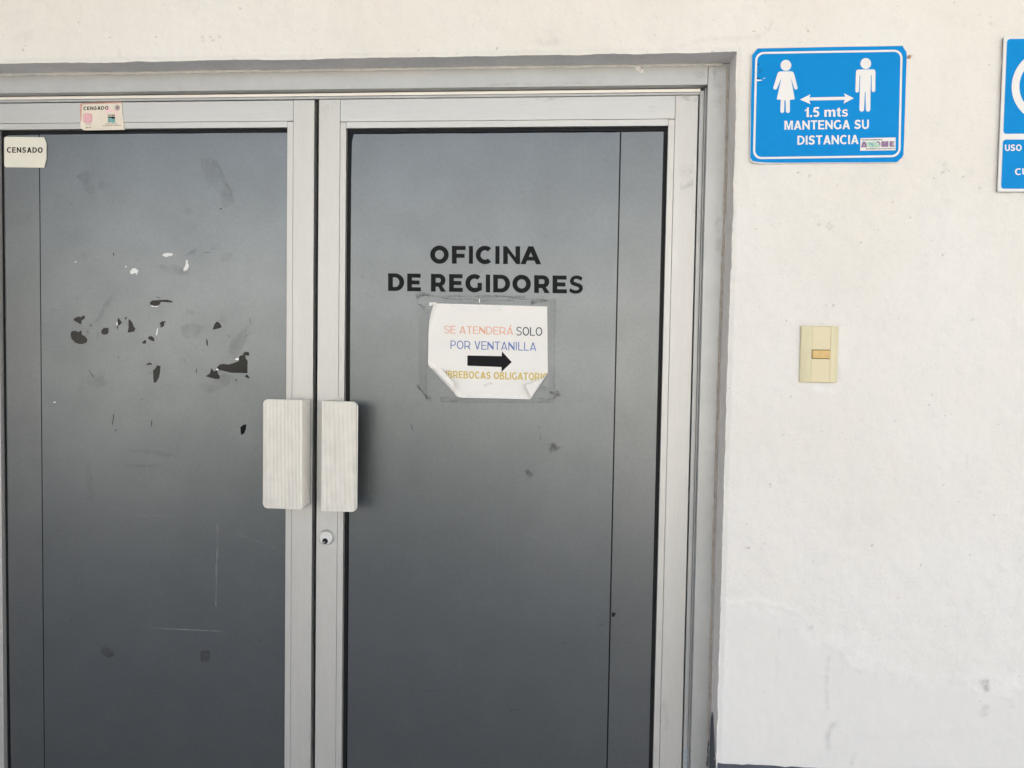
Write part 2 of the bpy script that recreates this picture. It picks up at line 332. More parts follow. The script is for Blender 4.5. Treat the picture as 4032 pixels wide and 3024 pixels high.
# ------------------------------------------------------------------ wall
wall = thing('wall', 'white painted rough plaster wall around the aluminium double door', 'wall', (-.5, 0, 0))
def wall_mesh():
    fx = list(np.arange(-1.30, .98, .0035)); fz = list(np.arange(.62, 2.30, .0035))
    xs = np.array([-6, -4, -2.5, -1.8, -1.5]+fx+[1.2, 1.8, 3, 6]); zs = np.array([0, .2, .45, .55]+fz+[2.5, 2.8, 3.46])
    ix = int(np.argmin(abs(xs-sum(XR)/3))); ixl = int(np.argmin(abs(xs-XLEFT))); iz = int(np.argmin(abs(zs-ZL)))
    xs = xs.copy(); zs = zs.copy()
    X, Z = np.meshgrid(xs, zs, indexing='ij')
    # opening edge wanders as on the real wall
    zz = np.array([UZ(0, (2823.8, 2900)), UZ(0, (2861.9, 1550)), UZ(0, (2892.2, 650)), ZL])
    edge = np.interp(Z, zz, [XR[2], XR[1], XR[0], UX(0, (2903, 206))])
    e_small = fbm(Z*0+3, Z, 28, 5)*.0022 + fbm(Z*0+1, Z, 160, 9, 2)*.0010
    wgt = np.clip(1-np.abs(X-xs[ix])/.03, 0, 1); wgt[:, :] *= (Z <= zs[iz]+.03)
    nX = X + wgt*(edge+e_small-xs[ix])
    ez = ZL + fbm(X, X*0+2, 22, 7)*.0022 + fbm(X, X*0+4, 150, 8, 2)*.0008
    wz = np.clip(1-np.abs(Z-zs[iz])/.03, 0, 1)*(X <= xs[ix]+.03)
    nZ = Z + wz*(ez-zs[iz])
    X, Z = nX, nZ
    dst = np.where((X <= xs[ix]+.004) & (Z < zs[iz]+.004), 0, np.where(Z < ZL, X-edge, np.where(X < edge, Z-ZL, np.hypot(X-edge, Z-ZL))))
    dst = np.clip(dst, 0, 1)
    # smoothed repair area at lower left of the right-hand wall
    fr = P(8, [(480, 90), (900, 170), (1010, 260), (1230, 430), (1500, 520), (1900, 560), (2212, 640)], 0)
    lim = np.interp(X, [p[0] for p in fr], [p[1] for p in fr]) + fbm(X, Z, 30, 21)*.03
    smooth = np.clip((lim-Z)/.012, 0, 1)*(X > edge)
    band = np.exp(-((Z-lim)/.020)**2)*(X > edge)*np.clip(.5+2*fbm(X, Z, 9, 33), 0, 1)
    # relief
    Y = -fbm(X, Z, 9, 2)*.0020 - fbm(X, Z*.45, 26, 52)*.0009 - fbm(X, Z, 55, 14)*.0011*(1-.7*smooth) - (1-smooth)*.0005*fbm(X, Z, 170, 41, 2)
    Y += -(1-smooth)*.0006*np.clip(2*fbm(X, Z, 13, 61), 0, 1) + .0006*smooth
    Y += .0022*np.exp(-(dst/.004)**2)                       # rounded arris
    stain = np.zeros_like(X); bright = band*.35
    def seg(z, pts, wd, h=0., st=0., br=0., wob=.0):
        nonlocal Y, stain, bright
        q = P(z, pts, 0)
        for (a, b) in zip(q[:-1], q[1:]):
            sel = (X > min(a[0], b[0])-4*wd-.02) & (X < max(a[0], b[0])+4*wd+.02) & (Z > min(a[1], b[1])-4*wd-.02) & (Z < max(a[1], b[1])+4*wd+.02)
            x, zq = X[sel], Z[sel]; dx, dz = b[0]-a[0], b[1]-a[1]; l2 = dx*dx+dz*dz+1e-12
            t = np.clip(((x-a[0])*dx+(zq-a[1])*dz)/l2, 0, 1)
            d = np.hypot(x-a[0]-t*dx, zq-a[1]-t*dz) + wob*fbm(x, zq, 60, 77)
            g = np.exp(-(d/wd)**2)
            Y[sel] -= h*g; stain[sel] = np.maximum(stain[sel], st*g); bright[sel] = np.maximum(bright[sel], br*g)
    # ridges, drips and cracks above the door
    seg(1, [(550, 20), (555, 110), (520, 230), (495, 310), (478, 400)], .0018, .0010)
    seg(1, [(778, 320), (790, 340), (795, 375)], .0025, -.0010, .18)
    seg(1, [(1330, 0), (1340, 40), (1325, 65)], .0022, .0011, .12)
    seg(1, [(1368, 120), (1372, 260), (1378, 400)], .0014, .0006, .10)
    for x, y in [(1355, 245), (1358, 268), (1405, 245), (1425, 272), (1470, 245)]: seg(1, [(x-6, y), (x+6, y+2)], .0016, -.0008, .5)
    seg(1, [(100, 260), (210, 240)], .008, 0, .10); seg(1, [(75, 175), (77, 178)], .0012, -.0005, .5)
    seg(1, [(1700, 322), (2212, 320)], .0022, .0005)
    seg(2, [(1250, 20), (1340, 25)], .006, .0005, .18, 0, .004)
    seg(14, [(1470, 100), (1520, 85), (1600, 82), (1640, 78)], .004, .0008, .12)
    seg(14, [(1640, 78), (1668, 60), (1672, 42)], .003, .0009, .08)
    seg(14, [(1722, 30), (1700, 70)], .003, .0008); seg(14, [(1905, 100), (1902, 290)], .003, .0009)
    seg(14, [(2138, 50), (2142, 52)], .0015, -.001, .8); seg(14, [(2088, 40), (2086, 75)], .003, .0006)
    # beside the door
    for x, y in [(1767, 485), (2034, 372), (2037, 370), (2037, 551), (2039, 352), (2115, 407), (2080, 383), (1882, 1178), (1800, 660), (2100, 690), (1748, 380)]:
        seg(14, [(x, y), (x+1, y+1)], .0016, -.0012, .75)
    seg(14, [(1790, 482), (1797, 490), (1790, 498), (1786, 490), (1795, 485)], .0012, -.0006, .40)
    seg(14, [(1765, 484), (1771, 484)], .0015, -.0005, .35)
    seg(14, [(1608, 1182), (1618, 1184)], .0013, -.0008, .6); seg(14, [(1960, 840), (1962, 860)], .0015, .0010)
    seg(14, [(2090, 980), (2088, 1010)], .0012, .0008, .1)
    seg(8, [(820, 260), (812, 330), (808, 375)], .0009, -.0006, .45)
    seg(8, [(803, 410), (801, 490), (801, 700)], .0008, -.0003, .16)
    seg(8, [(1105, 420), (1095, 520), (1092, 600), (1098, 705)], .0045, .0004, .42, 0, .004)
    seg(8, [(1125, 800), (1112, 840), (1100, 870), (1103, 930)], .0055, .0006, .60, 0, .006)
    seg(8, [(1250, 975), (1240, 1000), (1232, 1030)], .0035, 0, .55, 0, .004)
    seg(8, [(1975, 550), (1995, 560), (2000, 598), (1990, 575)], .0055, .0005, .60, 0, .006)
    seg(8, [(1985, 720), (1995, 735), (1980, 745), (1995, 695)], .0055, .0005, .62, 0, .006)
    seg(8, [(2135, 670), (2145, 690)], .006, 0, .35, 0, .006)
    for k in range(14):
        a = 2*math.pi*k/14; seg(8, [(1992+22*math.cos(a), 152+24*math.sin(a)), (1992+22*math.cos(a+.5), 152+24*math.sin(a+.5))], .0016, .0011)
    seg(8, [(985, 255), (1010, 238), (1000, 250)], .0035, .0008, .4, 0, .003); seg(8, [(912, 250), (925, 258)], .002, .0006, .35)
    seg(8, [(1925, 20), (1930, 42)], .003, .0014)
    seg(8, [(1180, 385), (1182, 500)], .0025, .0003, .1)
    seg(8, [(970, 270), (1010, 320), (1150, 322), (1260, 350), (1290, 400)], .012, .0004, 0, .45, .006)
    seg(8, [(1250, 450), (1400, 430), (1560, 500), (1680, 560)], .016, .0005, 0, .4, .008)
    seg(8, [(1700, 560), (1950, 520), (2150, 560)], .020, .0002, 0, .4, .010)
    seg(8, [(1990, 850), (1200, 880), (1150, 960)], .010, 0, .10, 0, .010)
    seg(8, [(560, 110), (640, 90), (720, 100), (850, 130), (920, 160)], .006, .0009, 0, .6, .004)
    for k in range(26):     # lumps of plaster left along the repaired corner
        y = 90+k*26; x = 508-(y-90)*.030+random.uniform(0, 34); seg(8, [(x, y), (x+random.uniform(-8, 8), y+random.uniform(8, 22))], .0024, random.uniform(.0003, .0013), 0, .5)
    for k in range(60):     # tiny pits and specks
        x, y = random.uniform(1600, 2205), random.uniform(380, 1580)
        seg(14, [(x, y), (x+random.uniform(-2, 2), y+random.uniform(-2, 2))], .0011, random.uniform(-.0008, .0006), random.uniform(.1, .5))
    seg(3, [(1505, 190), (1525, 188)], .002, 0, .5)
    for x, y in [(930, 850), (1000, 700)]: seg(3, [(x, y), (x+30, y+2)], .002, .0003, .15)
    seg(14, [(1735, 700), (1815, 700)], .0035, .0009, .12); seg(14, [(1812, 790), (1816, 820)], .003, .0007, .12)
    seg(14, [(1760, 835), (1800, 850)], .006, .0006, 0, .8, .003)
    wear = np.stack([stain, smooth*.8, bright, np.ones_like(X)], -1)
    nx, nz = X.shape; idx = np.arange(nx*nz).reshape(nx, nz)
    keep = np.ones((nx-1, nz-1), bool); keep[ixl:ix, :iz] = False
    a = idx[:-1, :-1][keep]; b = idx[1:, :-1][keep]; c = idx[1:, 1:][keep]; d = idx[:-1, 1:][keep]
    F = np.stack([a, b, c, d], 1)
    used = np.unique(F); remap = np.full(nx*nz, -1); remap[used] = np.arange(len(used)); F = remap[F]
    V = np.stack([X.ravel()+.5, Y.ravel(), Z.ravel()], 1)[used]; W = wear.reshape(-1, 4)[used]
    me = bpy.data.meshes.new('plaster_face'); me.vertices.add(len(V)); me.vertices.foreach_set('co', V.ravel())
    me.loops.add(F.size); me.loops.foreach_set('vertex_index', F.ravel().astype(np.int32))
    me.polygons.add(len(F)); me.polygons.foreach_set('loop_start', np.arange(0, F.size, 4, dtype=np.int32))
    me.polygons.foreach_set('use_smooth', np.ones(len(F), bool))
    me.update(calc_edges=True); me.validate()
    at = me.color_attributes.new('wear', 'FLOAT_COLOR', 'POINT'); at.data.foreach_set('color', W.ravel().astype(np.float32))
    o = link('plaster_face', me, M['plaster'], wall)
    # boundary of the opening, for the reveal
    vert = [(X[ix, j], Y[ix, j], Z[ix, j]) for j in range(iz+1)]
    head = [(X[i, iz], Y[i, iz], Z[i, iz]) for i in range(ixl, ix+1)]
    left = [(X[ixl, j], Y[ixl, j], Z[ixl, j]) for j in range(iz+1)]
    return vert, head, left
vert, head, left = wall_mesh()
# reveal: from the arris back to the frame
def revx(z):
    pts = [(2874, 250), (2866, 650), (2834, 1550), (2795.5, 2900)]
    q = sorted((U(0, x, y, YF)[1], U(0, x, y, YF)[0]) for x, y in pts)
    return float(np.interp(z, [a for a, b in q], [b for a, b in q]))
ZRF = UZ(YF, (0, 288), (1300, 274), (2870, 246))
def reveal(name, edge, back):
    v, f = [], []; n = 6
    for p in edge:
        b = back(p)
        for k in range(n+1):
            t = k/n; nx = .0008*float(fbm(np.array([p[0]*1.0+p[2]]), np.array([t*.06]), 40, 3)[0])*(0 < t < 1)
            v.append((p[0]+(b[0]-p[0])*t+nx, p[1]+(b[1]-p[1])*t, p[2]+(b[2]-p[2])*t+nx))
    for i in range(len(edge)-1):
        for k in range(n): a = i*(n+1)+k; f.append((a, a+1, a+n+2, a+n+1))
    return mesh(name, v, f, M['reveal'], wall, True)
reveal('side_reveal', vert, lambda p: (revx(p[2]), YF+.03, p[2]*ZRF/ZL))
reveal('top_reveal', head, lambda p: (XLEFT+(p[0]-XLEFT)/(vert[-1][0]-XLEFT)*(revx(ZRF)-XLEFT), YF+.03, ZRF))
reveal('side_reveal', left, lambda p: (XLEFT, YF+.03, p[2]*ZRF/ZL))
# dark painted base band, on the wall face and turning into the reveal
dz = UZ(-.0015, (2821, 3004.5), (2933, 3010), (3095, 3021))
dtop = [(x, dz+random.uniform(-.0014, .0014)) for x in np.arange(XR[2]+.0025, 6, .012)]
slab('painted_base_band', [[(XR[2]+.0025, .1), (6, .1)]+dtop[::-1]], -.0022, .004, M['dado'], wall)
slab('painted_base_band', [[(-6, .1), (XLEFT-.002, .1), (XLEFT-.002, dz), (-6, dz)]], -.0022, .004, M['dado'], wall)
dv = []
for (y, zt) in [(.002, dz+.002), (.012, dz+.012), (.022, dz+.034), (.031, dz+.062), (.040, dz+.083), (.046, dz+.082), (.050, dz+.066), (.056, dz+.078), (.0595, dz+.040)]:
    for zq in (.1, zt+random.uniform(-.001, .001)):
        xx = XR[2] + (revx(zq)-XR[2])*(y/(YF+.03)) - .0009; dv.append((xx, y, zq))
mesh('painted_base_band', dv, [(2*i, 2*i+1, 2*i+3, 2*i+2) for i in range(8)], M['dado'], wall)

# ------------------------------------------------------------------ fixed frame
XFI = UX(YF, (2781.3, 650), (2756.2, 1550), (2720.1, 2900))      # inner edge of the jamb face
XFO = UX(YF, (2872, 650), (2838, 1550), (2797, 2900))+.012
ZFB = UZ(YF, (0, 366), (1150, 353), (2785, 335))                 # underside of head
ZFT = UZ(YF, (0, 300), (1300, 282), (2785, 252))
XM = UX(YL, (1244.5, 1500)); mir = lambda x: 2*XM-x
ZSB = UZ(YS, (0, 404), (1300, 388), (2750, 371.5))               # underside of head stop
XSI = UX(YS, (2751, 650), (2690.5, 2900))
frame = thing('door_frame', 'dull aluminium frame fixed in the wall opening around both door leaves', 'door frame', (XM, YF, 0))
box('head_member', mir(XFI)+.001, XFI-.0008, YF, YF+.055, ZFB, ZFT+.02, M['frame'], frame, .0012)
for nm, a, b in (('jamb', XFI, XFO), ('jamb', mir(XFO), mir(XFI))):
    box(nm, a, b, YF+.0015, YF+.055, 0, ZFT+.004, M['frame'], frame, .0014)
# stops with ridged profile
zl1, zl2 = UZ(YS, (1300, 363.5), (2400, 352)), UZ(YS, (1300, 371), (2400, 360))
box('head_stop', mir(XSI), XSI, YS, YS+.03, ZSB, zl2, M['frame'], frame, .0008)
box('stop_lip', mir(XSI)+.001, XSI-.001, YS-.004, YS+.028, zl2+.0004, ZFB-.0062, M['lip'], frame, .0012)
for sgn in (1, 0):
    f = (lambda x: x) if sgn else mir
    def bb(nm, a, b, *r, **k):
        a, b = sorted((f(a), f(b))); box(nm, a, b, *r, **k)
    bb('jamb_stop', XSI, XSI+.0085, YS, YS+.03, 0, zl2-.001, M['frame'], frame, bev=.0008)
    bb('stop_ridge', XSI+.0090, XSI+.0115, YS-.006, YS+.03, 0, zl2+.004, M['frame'], frame, bev=.0007)
    bb('stop_ridge', XSI+.0120, XFI+.0006, YS-.012, YS+.03, 0, ZFB-.001, M['frame'], frame, bev=.0007)
# sealant: cream bead over the head, stained bead down the jamb
def bead(name, pts, rad, m, par, j=.35):
    v, f = [], []; n = 6
    for i, p in enumerate(pts):
        r = rad*(1+random.uniform(-j, j))
        for k in range(n):
            a = 2*math.pi*k/n; v.append((p[0]+(r*math.cos(a) if pts[0][0] == pts[-1][0] or abs(pts[0][2]-pts[-1][2]) > abs(pts[0][0]-pts[-1][0]) else 0), p[1]+r*math.sin(a)*.6, p[2]+(0 if abs(pts[0][2]-pts[-1][2]) > abs(pts[0][0]-pts[-1][0]) else r*math.cos(a))))
    for i in range(len(pts)-1):
        for k in range(n): a = i*n+k; b = i*n+(k+1) % n; f.append((a, b, b+n, a+n))
    return mesh(name, v, f, m, par, True)
bead('sealant', [(x, YF+.0005, ZFT+.0018+random.uniform(-.0006, .0006)) for x in np.arange(mir(XFO)+.02, XFI+.035, .012)], .0032, M['caulk'], frame)
bead('sealant', [(revx(z)-.0035+random.uniform(-.0006, .0006), YF+.0015, z) for z in np.arange(.02, ZFT, .012)], .0024, M['caulkd'], frame)
bead('sealant', [(mir(XFO)+.012, YF+.001, z) for z in np.arange(.02, ZFT, .03)], .003, M['caulk'], frame)
# paint splashes and a gouge low on the jamb
slab('paint_smear', [rnd(P(13, [(990, 1180), (1015, 1200), (1022, 1300), (1010, 1420), (1030, 1590), (960, 1590), (965, 1430), (950, 1300), (960, 1210)], YS-.0006))], YS-.0006, 0, mat('pale_blue_smear', srgb(186, 200, 208), rough=.4, alpha=(60, .2, .6, .8)), frame)
slab('gouge', [P(13, [(1080, 1185), (1075, 1225), (1090, 1260), (1112, 1278), (1078, 1272), (1068, 1230)], YF-.0004)], YF-.0004, 0, M['dirt'], frame)
slab('gouge', [P(13, [(1240, 1545), (1300, 1590), (1285, 1590)], YF-.0004)], YF-.0004, 0, M['dirt'], frame)
slab('paint_chip', [rag(P(13, [(1425, 1050), (1440, 1130), (1425, 1200), (1425, 1330), (1430, 1400), (1415, 1560), (1380, 1560), (1375, 1490), (1405, 1440), (1390, 1400), (1410, 1350), (1395, 1250), (1405, 1210), (1410, 1120)], YF-.0006), .0006)], YF-.0006, 0, M['dado'], frame)

M['grime'] = mat('grey_grime', (.16, .14, .14), rough=.8, alpha=(55, .45, .75, .28))
M['whitep'] = mat('white_paint_splash', (.80, .78, .75), rough=.5, alpha=(70, .3, .5, .9))
for z_, pts_, m_ in ((14, [(1375, 140), (1388, 143), (1390, 156), (1384, 158), (1372, 148)], 'whitep'), (14, [(1040, 182), (1300, 176), (1300, 180), (1040, 186)], 'grime'), (14, [(1250, 134), (1520, 129), (1522, 134), (1250, 139)], 'grime'),
                     (14, [(1490, 140), (1524, 138), (1522, 165), (1505, 170)], 'grime'), (14, [(0, 155), (400, 148), (405, 153), (0, 160)], 'whitep'), (14, [(1540, 142), (1562, 140), (1562, 240), (1545, 250)], 'grime'),
                     (14, [(1545, 470), (1560, 470), (1558, 540), (1546, 545)], 'grime'), (14, [(180, 150), (240, 148), (215, 157)], 'whitep')):
    slab('paint_splash' if m_ == 'whitep' else 'grime_patch', [rag(P(z_, pts_, YF-.0004), .0008, 4)], YF-.0004, 0, M[m_], frame)
# ------------------------------------------------------------------ leaves
def leaf(root, x_out0, x_out1, st_l, st_r, bd_l, bd_r, ztop, z_rail, z_bead, zbot=.012):
    """x_out: leaf edges; st: inner edges of stiles; bd: inner edges of beads"""
    T = .044; al, ah = M['alu'], M['aluh']
    box('stile', x_out0, st_l-.0002, YL, YL+T, zbot, ztop, al, root, .0009)
    box('stile', st_r+.0002, x_out1, YL, YL+T, zbot, ztop, al, root, .0009)
    box('top_rail', st_l+.0003, st_r-.0003, YL+.0004, YL+T, z_rail, ztop-.0002, ah, root, .0006)
    box('bottom_rail', st_l+.0003, st_r-.0003, YL+.0004, YL+T, zbot, zbot+.10, ah, root, .0006)
    zb2 = zbot+.10; bw = z_rail-z_bead
    box('glazing_bead', st_l+.0003, bd_l, YB, YB+.012, zb2+.0005, z_rail-.0012, al, root, .0007)
    box('glazing_bead', bd_r, st_r-.0003, YB, YB+.012, zb2+.0005, z_rail-.0012, al, root, .0007)
    box('glazing_bead', bd_l+.0003, bd_r-.0003, YB+.0002, YB+.012, z_bead, z_rail-.0004, ah, root, .0007)
    box('glazing_bead', bd_l+.0003, bd_r-.0003, YB+.0002, YB+.012, zb2+.0005, zb2+bw, ah, root, .0007)
    box('glass_pane', bd_l-.006, bd_r+.006, YG, YG+.006, zb2-.004, z_bead+.006, M['glass'], root)

lx0 = mir(UX(YL, (2743.5, 650), (2718.6, 1550), (2687.8, 2900))); lx1 = UX(YL, (1237, 650), (1222, 2950))
lb1 = UX(YB, (1130.4, 650), (1119.9, 2950)); ls1 = UX(YL, (1154, 650), (1142, 2950))
lb0 = UX(YB, (-4, 1030), (5, 2030), (11, 2500)); ls0 = lb0-(ls1*-1+lb1)*-1 if False else lb0-(ls1-lb1)
lzt = UZ(YL, (0, 407.5), (1150, 394)); lzr = UZ(YL, (0, 487), (1128, 475)); lzb = UZ(YB, (0, 512), (1128, 499.8))
left_leaf = thing('door_leaf', 'left door leaf with scarred and torn grey window film and two CENSADO stickers', 'door', (lx0, YL, 0), 'two leaves of the double door')
leaf(left_leaf, lx0, lx1, ls0, ls1, lb0, lb1, lzt, lzr, lzb)
rx0 = UX(YL, (1252, 650), (1242.4, 2950)); rx1 = UX(YL, (2743.5, 650), (2718.6, 1550), (2687.8, 2900))
rs0 = UX(YL, (1336, 650), (1100+1410/6.32, 2950)); rb0 = UX(YB, (1360, 650), (1100+1555/6.32, 2950))
rb1 = UX(YB, (2627.9, 650), (2603.5, 1550), (2576.4, 2900)); rs1 = UX(YL, (2653.7, 650), (2380+1000/4.022, 1550), (2380+890/4.022, 2900))
rzt = UZ(YL, (1300, 392), (2650, 375)); rzr = UZ(YL, (1380, 479.5), (2640, 466)); rzb = UZ(YB, (1361, 506), (2630, 493.4))
right_leaf = thing('door_leaf', 'right door leaf lettered OFICINA DE REGIDORES, with the lock in its stile', 'door', (rx1, YL, 0), 'two leaves of the double door')
leaf(right_leaf, rx0, rx1, rs0, rs1, rb0, rb1, rzt, rzr, rzb)
box('weather_strip', lx1+.0006, lx1+.0042, YL+.020, YL+.040, .012, lzt-.004, M['gasket'], left_leaf)
box('weather_strip', rx0-.0036, rx0-.0004, YL+.022, YL+.042, .012, rzt-.004, M['gasket'], right_leaf)

# film with its torn holes: the dark glass behind shows through
T = [[(225,800),(240,790),(262,790),(275,800),(290,788),(300,795),(300,815),(325,830),(340,850),(335,870),(310,880),(285,883),(255,872),(240,855),(232,850),(225,830)],
 [(242,712),(262,697),(285,692),(295,698),(305,688),(322,688),(322,700),(312,713),(300,718),(298,742),(290,745),(270,733),(250,722)],
 [(350,743),(362,748),(373,761),(360,757)],
 [(433,790),(450,770),(483,770),(485,800),(475,815),(450,818),(437,808)],
 [(545,720),(553,698),(577,735),(560,752),(548,752)], [(540,757),(552,759),(546,786)], [(597,700),(612,694),(606,712),(598,712)],
 [(622,712),(632,712),(652,740),(656,758),(669,772),(662,795),(640,800),(615,802),(622,770),(622,740)],
 [(768,596),(785,582),(840,578),(890,577),(915,583),(929,596),(880,593),(845,592),(835,610),(815,618),(785,618),(770,610)],
 [(805,556),(830,559),(848,574),(828,564)],
 [(832,742),(850,726),(878,724),(876,732),(866,738),(870,752),(855,766),(835,766),(845,752)],
 [(755,835),(775,825),(790,832),(800,848),(797,865),(780,858),(760,848)], [(718,866),(735,853),(745,857),(742,880),(715,878)],
 [(1200,783),(1212,745),(1230,726),(1250,738),(1264,764),(1240,775)], [(1157,840),(1167,860),(1168,885),(1162,898),(1157,880)],
 [(747,1020),(762,1010),(782,1014),(780,1026),(765,1022),(750,1030)],
 [(818,1016),(822,1030),(842,1032),(840,1070),(832,1110),(815,1140),(795,1150),(792,1110),(790,1065),(800,1055),(815,1035)],
 [(1088,1045),(1092,1060),(1087,1085),(1085,1062)],
 [(1150,1103),(1180,1085),(1190,1048),(1202,1058),(1210,1070),(1225,1063),(1235,1068),(1240,1090),(1251,1105),(1245,1120),(1220,1122),(1180,1112)],
 [(1227,1045),(1245,1025),(1270,1018),(1310,1022),(1350,1010),(1380,998),(1382,970),(1390,960),(1412,955),(1408,945),(1430,933),(1450,938),(1453,960),(1440,962),(1425,958),(1428,980),(1442,1000),(1440,1082),(1380,1080),(1320,1078),(1280,1068),(1240,1058)],
 [(1420,1105),(1438,1090),(1450,1105),(1453,1120)], [(1355,1120),(1365,1125),(1370,1150),(1363,1138)],
 [(1390,1455),(1412,1437),(1433,1433),(1430,1465),(1418,1495),(1398,1508),(1394,1490)],
 [(519,1356),(523,1375),(512,1435),(507,1437),(516,1390)], [(781,1395),(785,1412),(779,1458),(777,1440)],
 [(513,250),(520,256),(526,275),(516,270)], [(546,965),(554,970),(557,986)], [(543,1462),(537,1475),(523,1484),(532,1472)]]
tears = [rag(P(4, t, YM), .0003, 2) for t in T]
fl = [(UX(YM, (158.2, 1030))-.0012+.0032), ]
gl, gr = UX(YM, (157.2, 1030), (164.6, 2030)), UX(YM, (160.8, 1030), (168.4, 2030))
zf_l = UZ(YM, (240, 530), (1128, 522)); zbf = .125
rag_top = lambda x0, x1, z: [(x, z+random.uniform(-.0004, .0004)) for x in np.linspace(x0, x1, 14)]
slab('window_film', [[(gr, zbf), (lb1+.003, zbf)]+rag_top(lb1+.003, gr, zf_l)]+tears, YM, .0004, M['film'], left_leaf)
lfe = P(0, [(13, 560), (14, 720), (19, 1030), (30, 2030), (35, 2500), (43, 3000)], YM)
slab('window_film', [[(lfe[-1][0], zbf), (gl, zbf), (gl, zf_l-.0005), (lfe[0][0]+.012, zf_l-.001), (lfe[0][0], zf_l-.006)]+lfe], YM, .0004, M['film2'], left_leaf)
ql, qr = UX(YM, (2435.3, 650), (2416, 1550), (2395.4, 2900)), UX(YM, (2441.4, 650), (2421.6, 1550), (2400.6, 2900))
rf0 = P(0, [(1386, 560), (1383, 700), (1380, 1200), (1375, 2000), (1368, 2950)], YM)
zf_r = UZ(YM, (1400, 529), (2600, 517)); rf1 = UX(YM, (2611.2, 650), (2585.9, 1550), (2559.5, 2900))
slab('window_film', [[(rf0[-1][0], zbf), (ql, zbf), (ql, zf_r)]+rag_top(ql-.01, rf0[0][0]+.004, zf_r-.0006)+rf0], YM, .0004, M['film'], right_leaf)
slab('window_film', [[(qr, zbf), (rf1, zbf), (rf1-.0004, zf_r+.0002), (qr, zf_r-.0004)]], YM, .0004, M['film2'], right_leaf)
box('gasket', rb0-.001, rb0+.0060, YG-.0018, YG-.0002, .12, rzb-.001, M['gasket'], right_leaf)
box('gasket', rb1-.0065, rb1+.001, YG-.0018, YG-.0002, .12, rzb-.001, M['gasket'], right_leaf)
box('gasket', rb0+.0062, rb1-.0067, YG-.0018, YG-.0002, rzb-.0065, rzb-.0005, M['gasket'], right_leaf)
box('gasket', lb0+.004, lb1+.002, YG-.0018, YG-.0002, lzb-.0065, lzb-.0005, M['gasket'], left_leaf)
box('gasket', lb0-.001, lb0+.0036, YG-.0018, YG-.0002, .12, lzb-.001, M['gasket'], left_leaf)

def deco(root, name, z, pts, m, j=.0004, y=YD, sub=2):
    return slab(name, [rag(P(z, pts, y), j, sub)], y, 0, m, root)
def line(root, name, z, pts, wd, m, y=YD, j=.3):
    q = P(z, pts, y); o = []
    for a, b in zip(q[:-1], q[1:]):
        k = max(2, int(math.hypot(b[0]-a[0], b[1]-a[1])/.006))
        o += [(a[0]+(b[0]-a[0])*i/k+random.uniform(-.0002, .0002), a[1]+(b[1]-a[1])*i/k+random.uniform(-.0002, .0002)) for i in range(k)]
    o.append(q[-1]); return slab(name, [strip(o, wd, j)], y, 0, m, root)
for w_ in ([(852,268),(868,258),(890,255),(924,258),(924,272),(900,276),(880,283),(862,276)],
           [(633,380),(645,363),(670,360),(690,378),(684,392),(678,410),(670,392),(645,402),(633,395)],
           [(1018,305),(1028,303),(1030,325),(1038,345),(1028,372),(1003,380),(998,368),(1012,345)],
           [(597,355),(603,342),(610,345),(605,358)], [(775,616),(785,615),(790,621),(826,623),(824,627),(785,625)],
           [(537,735),(545,725),(548,750),(538,752)], [(245,320),(262,313),(262,318)], [(105,1279),(122,1280),(120,1284),(106,1284)],
           [(813,800),(820,775),(826,770),(818,822),(810,820)], [(1226,1050),(1240,1055),(1238,1060),(1228,1060)], [(1352,990),(1368,976),(1380,978),(1378,992)]):
    deco(left_leaf, 'torn_paper', 4, w_, M['white_res'], .0002)
for s_ in ([(1255,680),(1296,678),(1292,740),(1280,755),(1252,720)], [(1330,850),(1440,750),(1435,850),(1390,935),(1340,990),(1308,930)],
           [(1195,1150),(1250,1088),(1335,1090),(1360,1128),(1230,1200),(1165,1222)], [(975,760),(1060,735),(1150,760),(1080,850),(990,830)],
           [(1010,640),(1080,650),(1070,675),(1010,670)]):
    deco(left_leaf, 'adhesive_patch', 4, s_, M['soft'], .0015, sub=4)
for s_ in ([(300,1130),(360,1095),(455,1070),(455,1130),(495,1140),(440,1180),(330,1190),(260,1225)], [(1115,1150),(1195,1155),(1200,1185),(1160,1215),(1120,1190)],
           [(612,1600),(750,1600),(930,1640),(880,1659),(640,1622)], [(820,340),(940,335),(1050,370),(1040,405),(900,405)],
           [(1040,250),(1090,215),(1075,270),(1000,275)], [(1180,190),(1230,180),(1260,215),(1200,220)], [(1250,320),(1290,250),(1335,260),(1320,310)],
           [(270,265),(340,250),(340,300),(280,305)], [(380,740),(440,700),(520,560),(480,560)]):
    deco(left_leaf, 'adhesive_patch', 4, s_, M['softg'], .0015, sub=4)
for s_ in ([(1345,1060),(1400,1065),(1460,1070),(1500,1170),(1560,1280),(1575,1350),(1500,1400),(1470,1300),(1390,1230),(1345,1120)],):
    deco(left_leaf, 'adhesive_patch', 1, s_, M['soft'], .0008, sub=3)
for s_ in ([(520,1180),(590,1140),(620,1210),(570,1250)], [(680,1210),(710,1260),(655,1262)], [(1255,1385),(1290,1400),(1275,1440),(1220,1430)], [(560,1255),(640,1235),(620,1320),(590,1300)]):
    deco(left_leaf, 'adhesive_patch', 1, s_, M['softg'], .0008, sub=3)
for q_ in ([(1428,1076),(1438,1076),(1433,1085)], [(1416,1148),(1426,1148),(1422,1154)], [(1516,1236),(1524,1236),(1520,1244)], [(515,1188),(530,1172),(524,1186)], [(474,1362),(486,1362),(480,1370)], [(1470,1395),(1490,1393),(1480,1405)], [(616,1168),(628,1165),(624,1173)]):
    deco(left_leaf, 'speck', 1, q_, M['scratch'], 0)
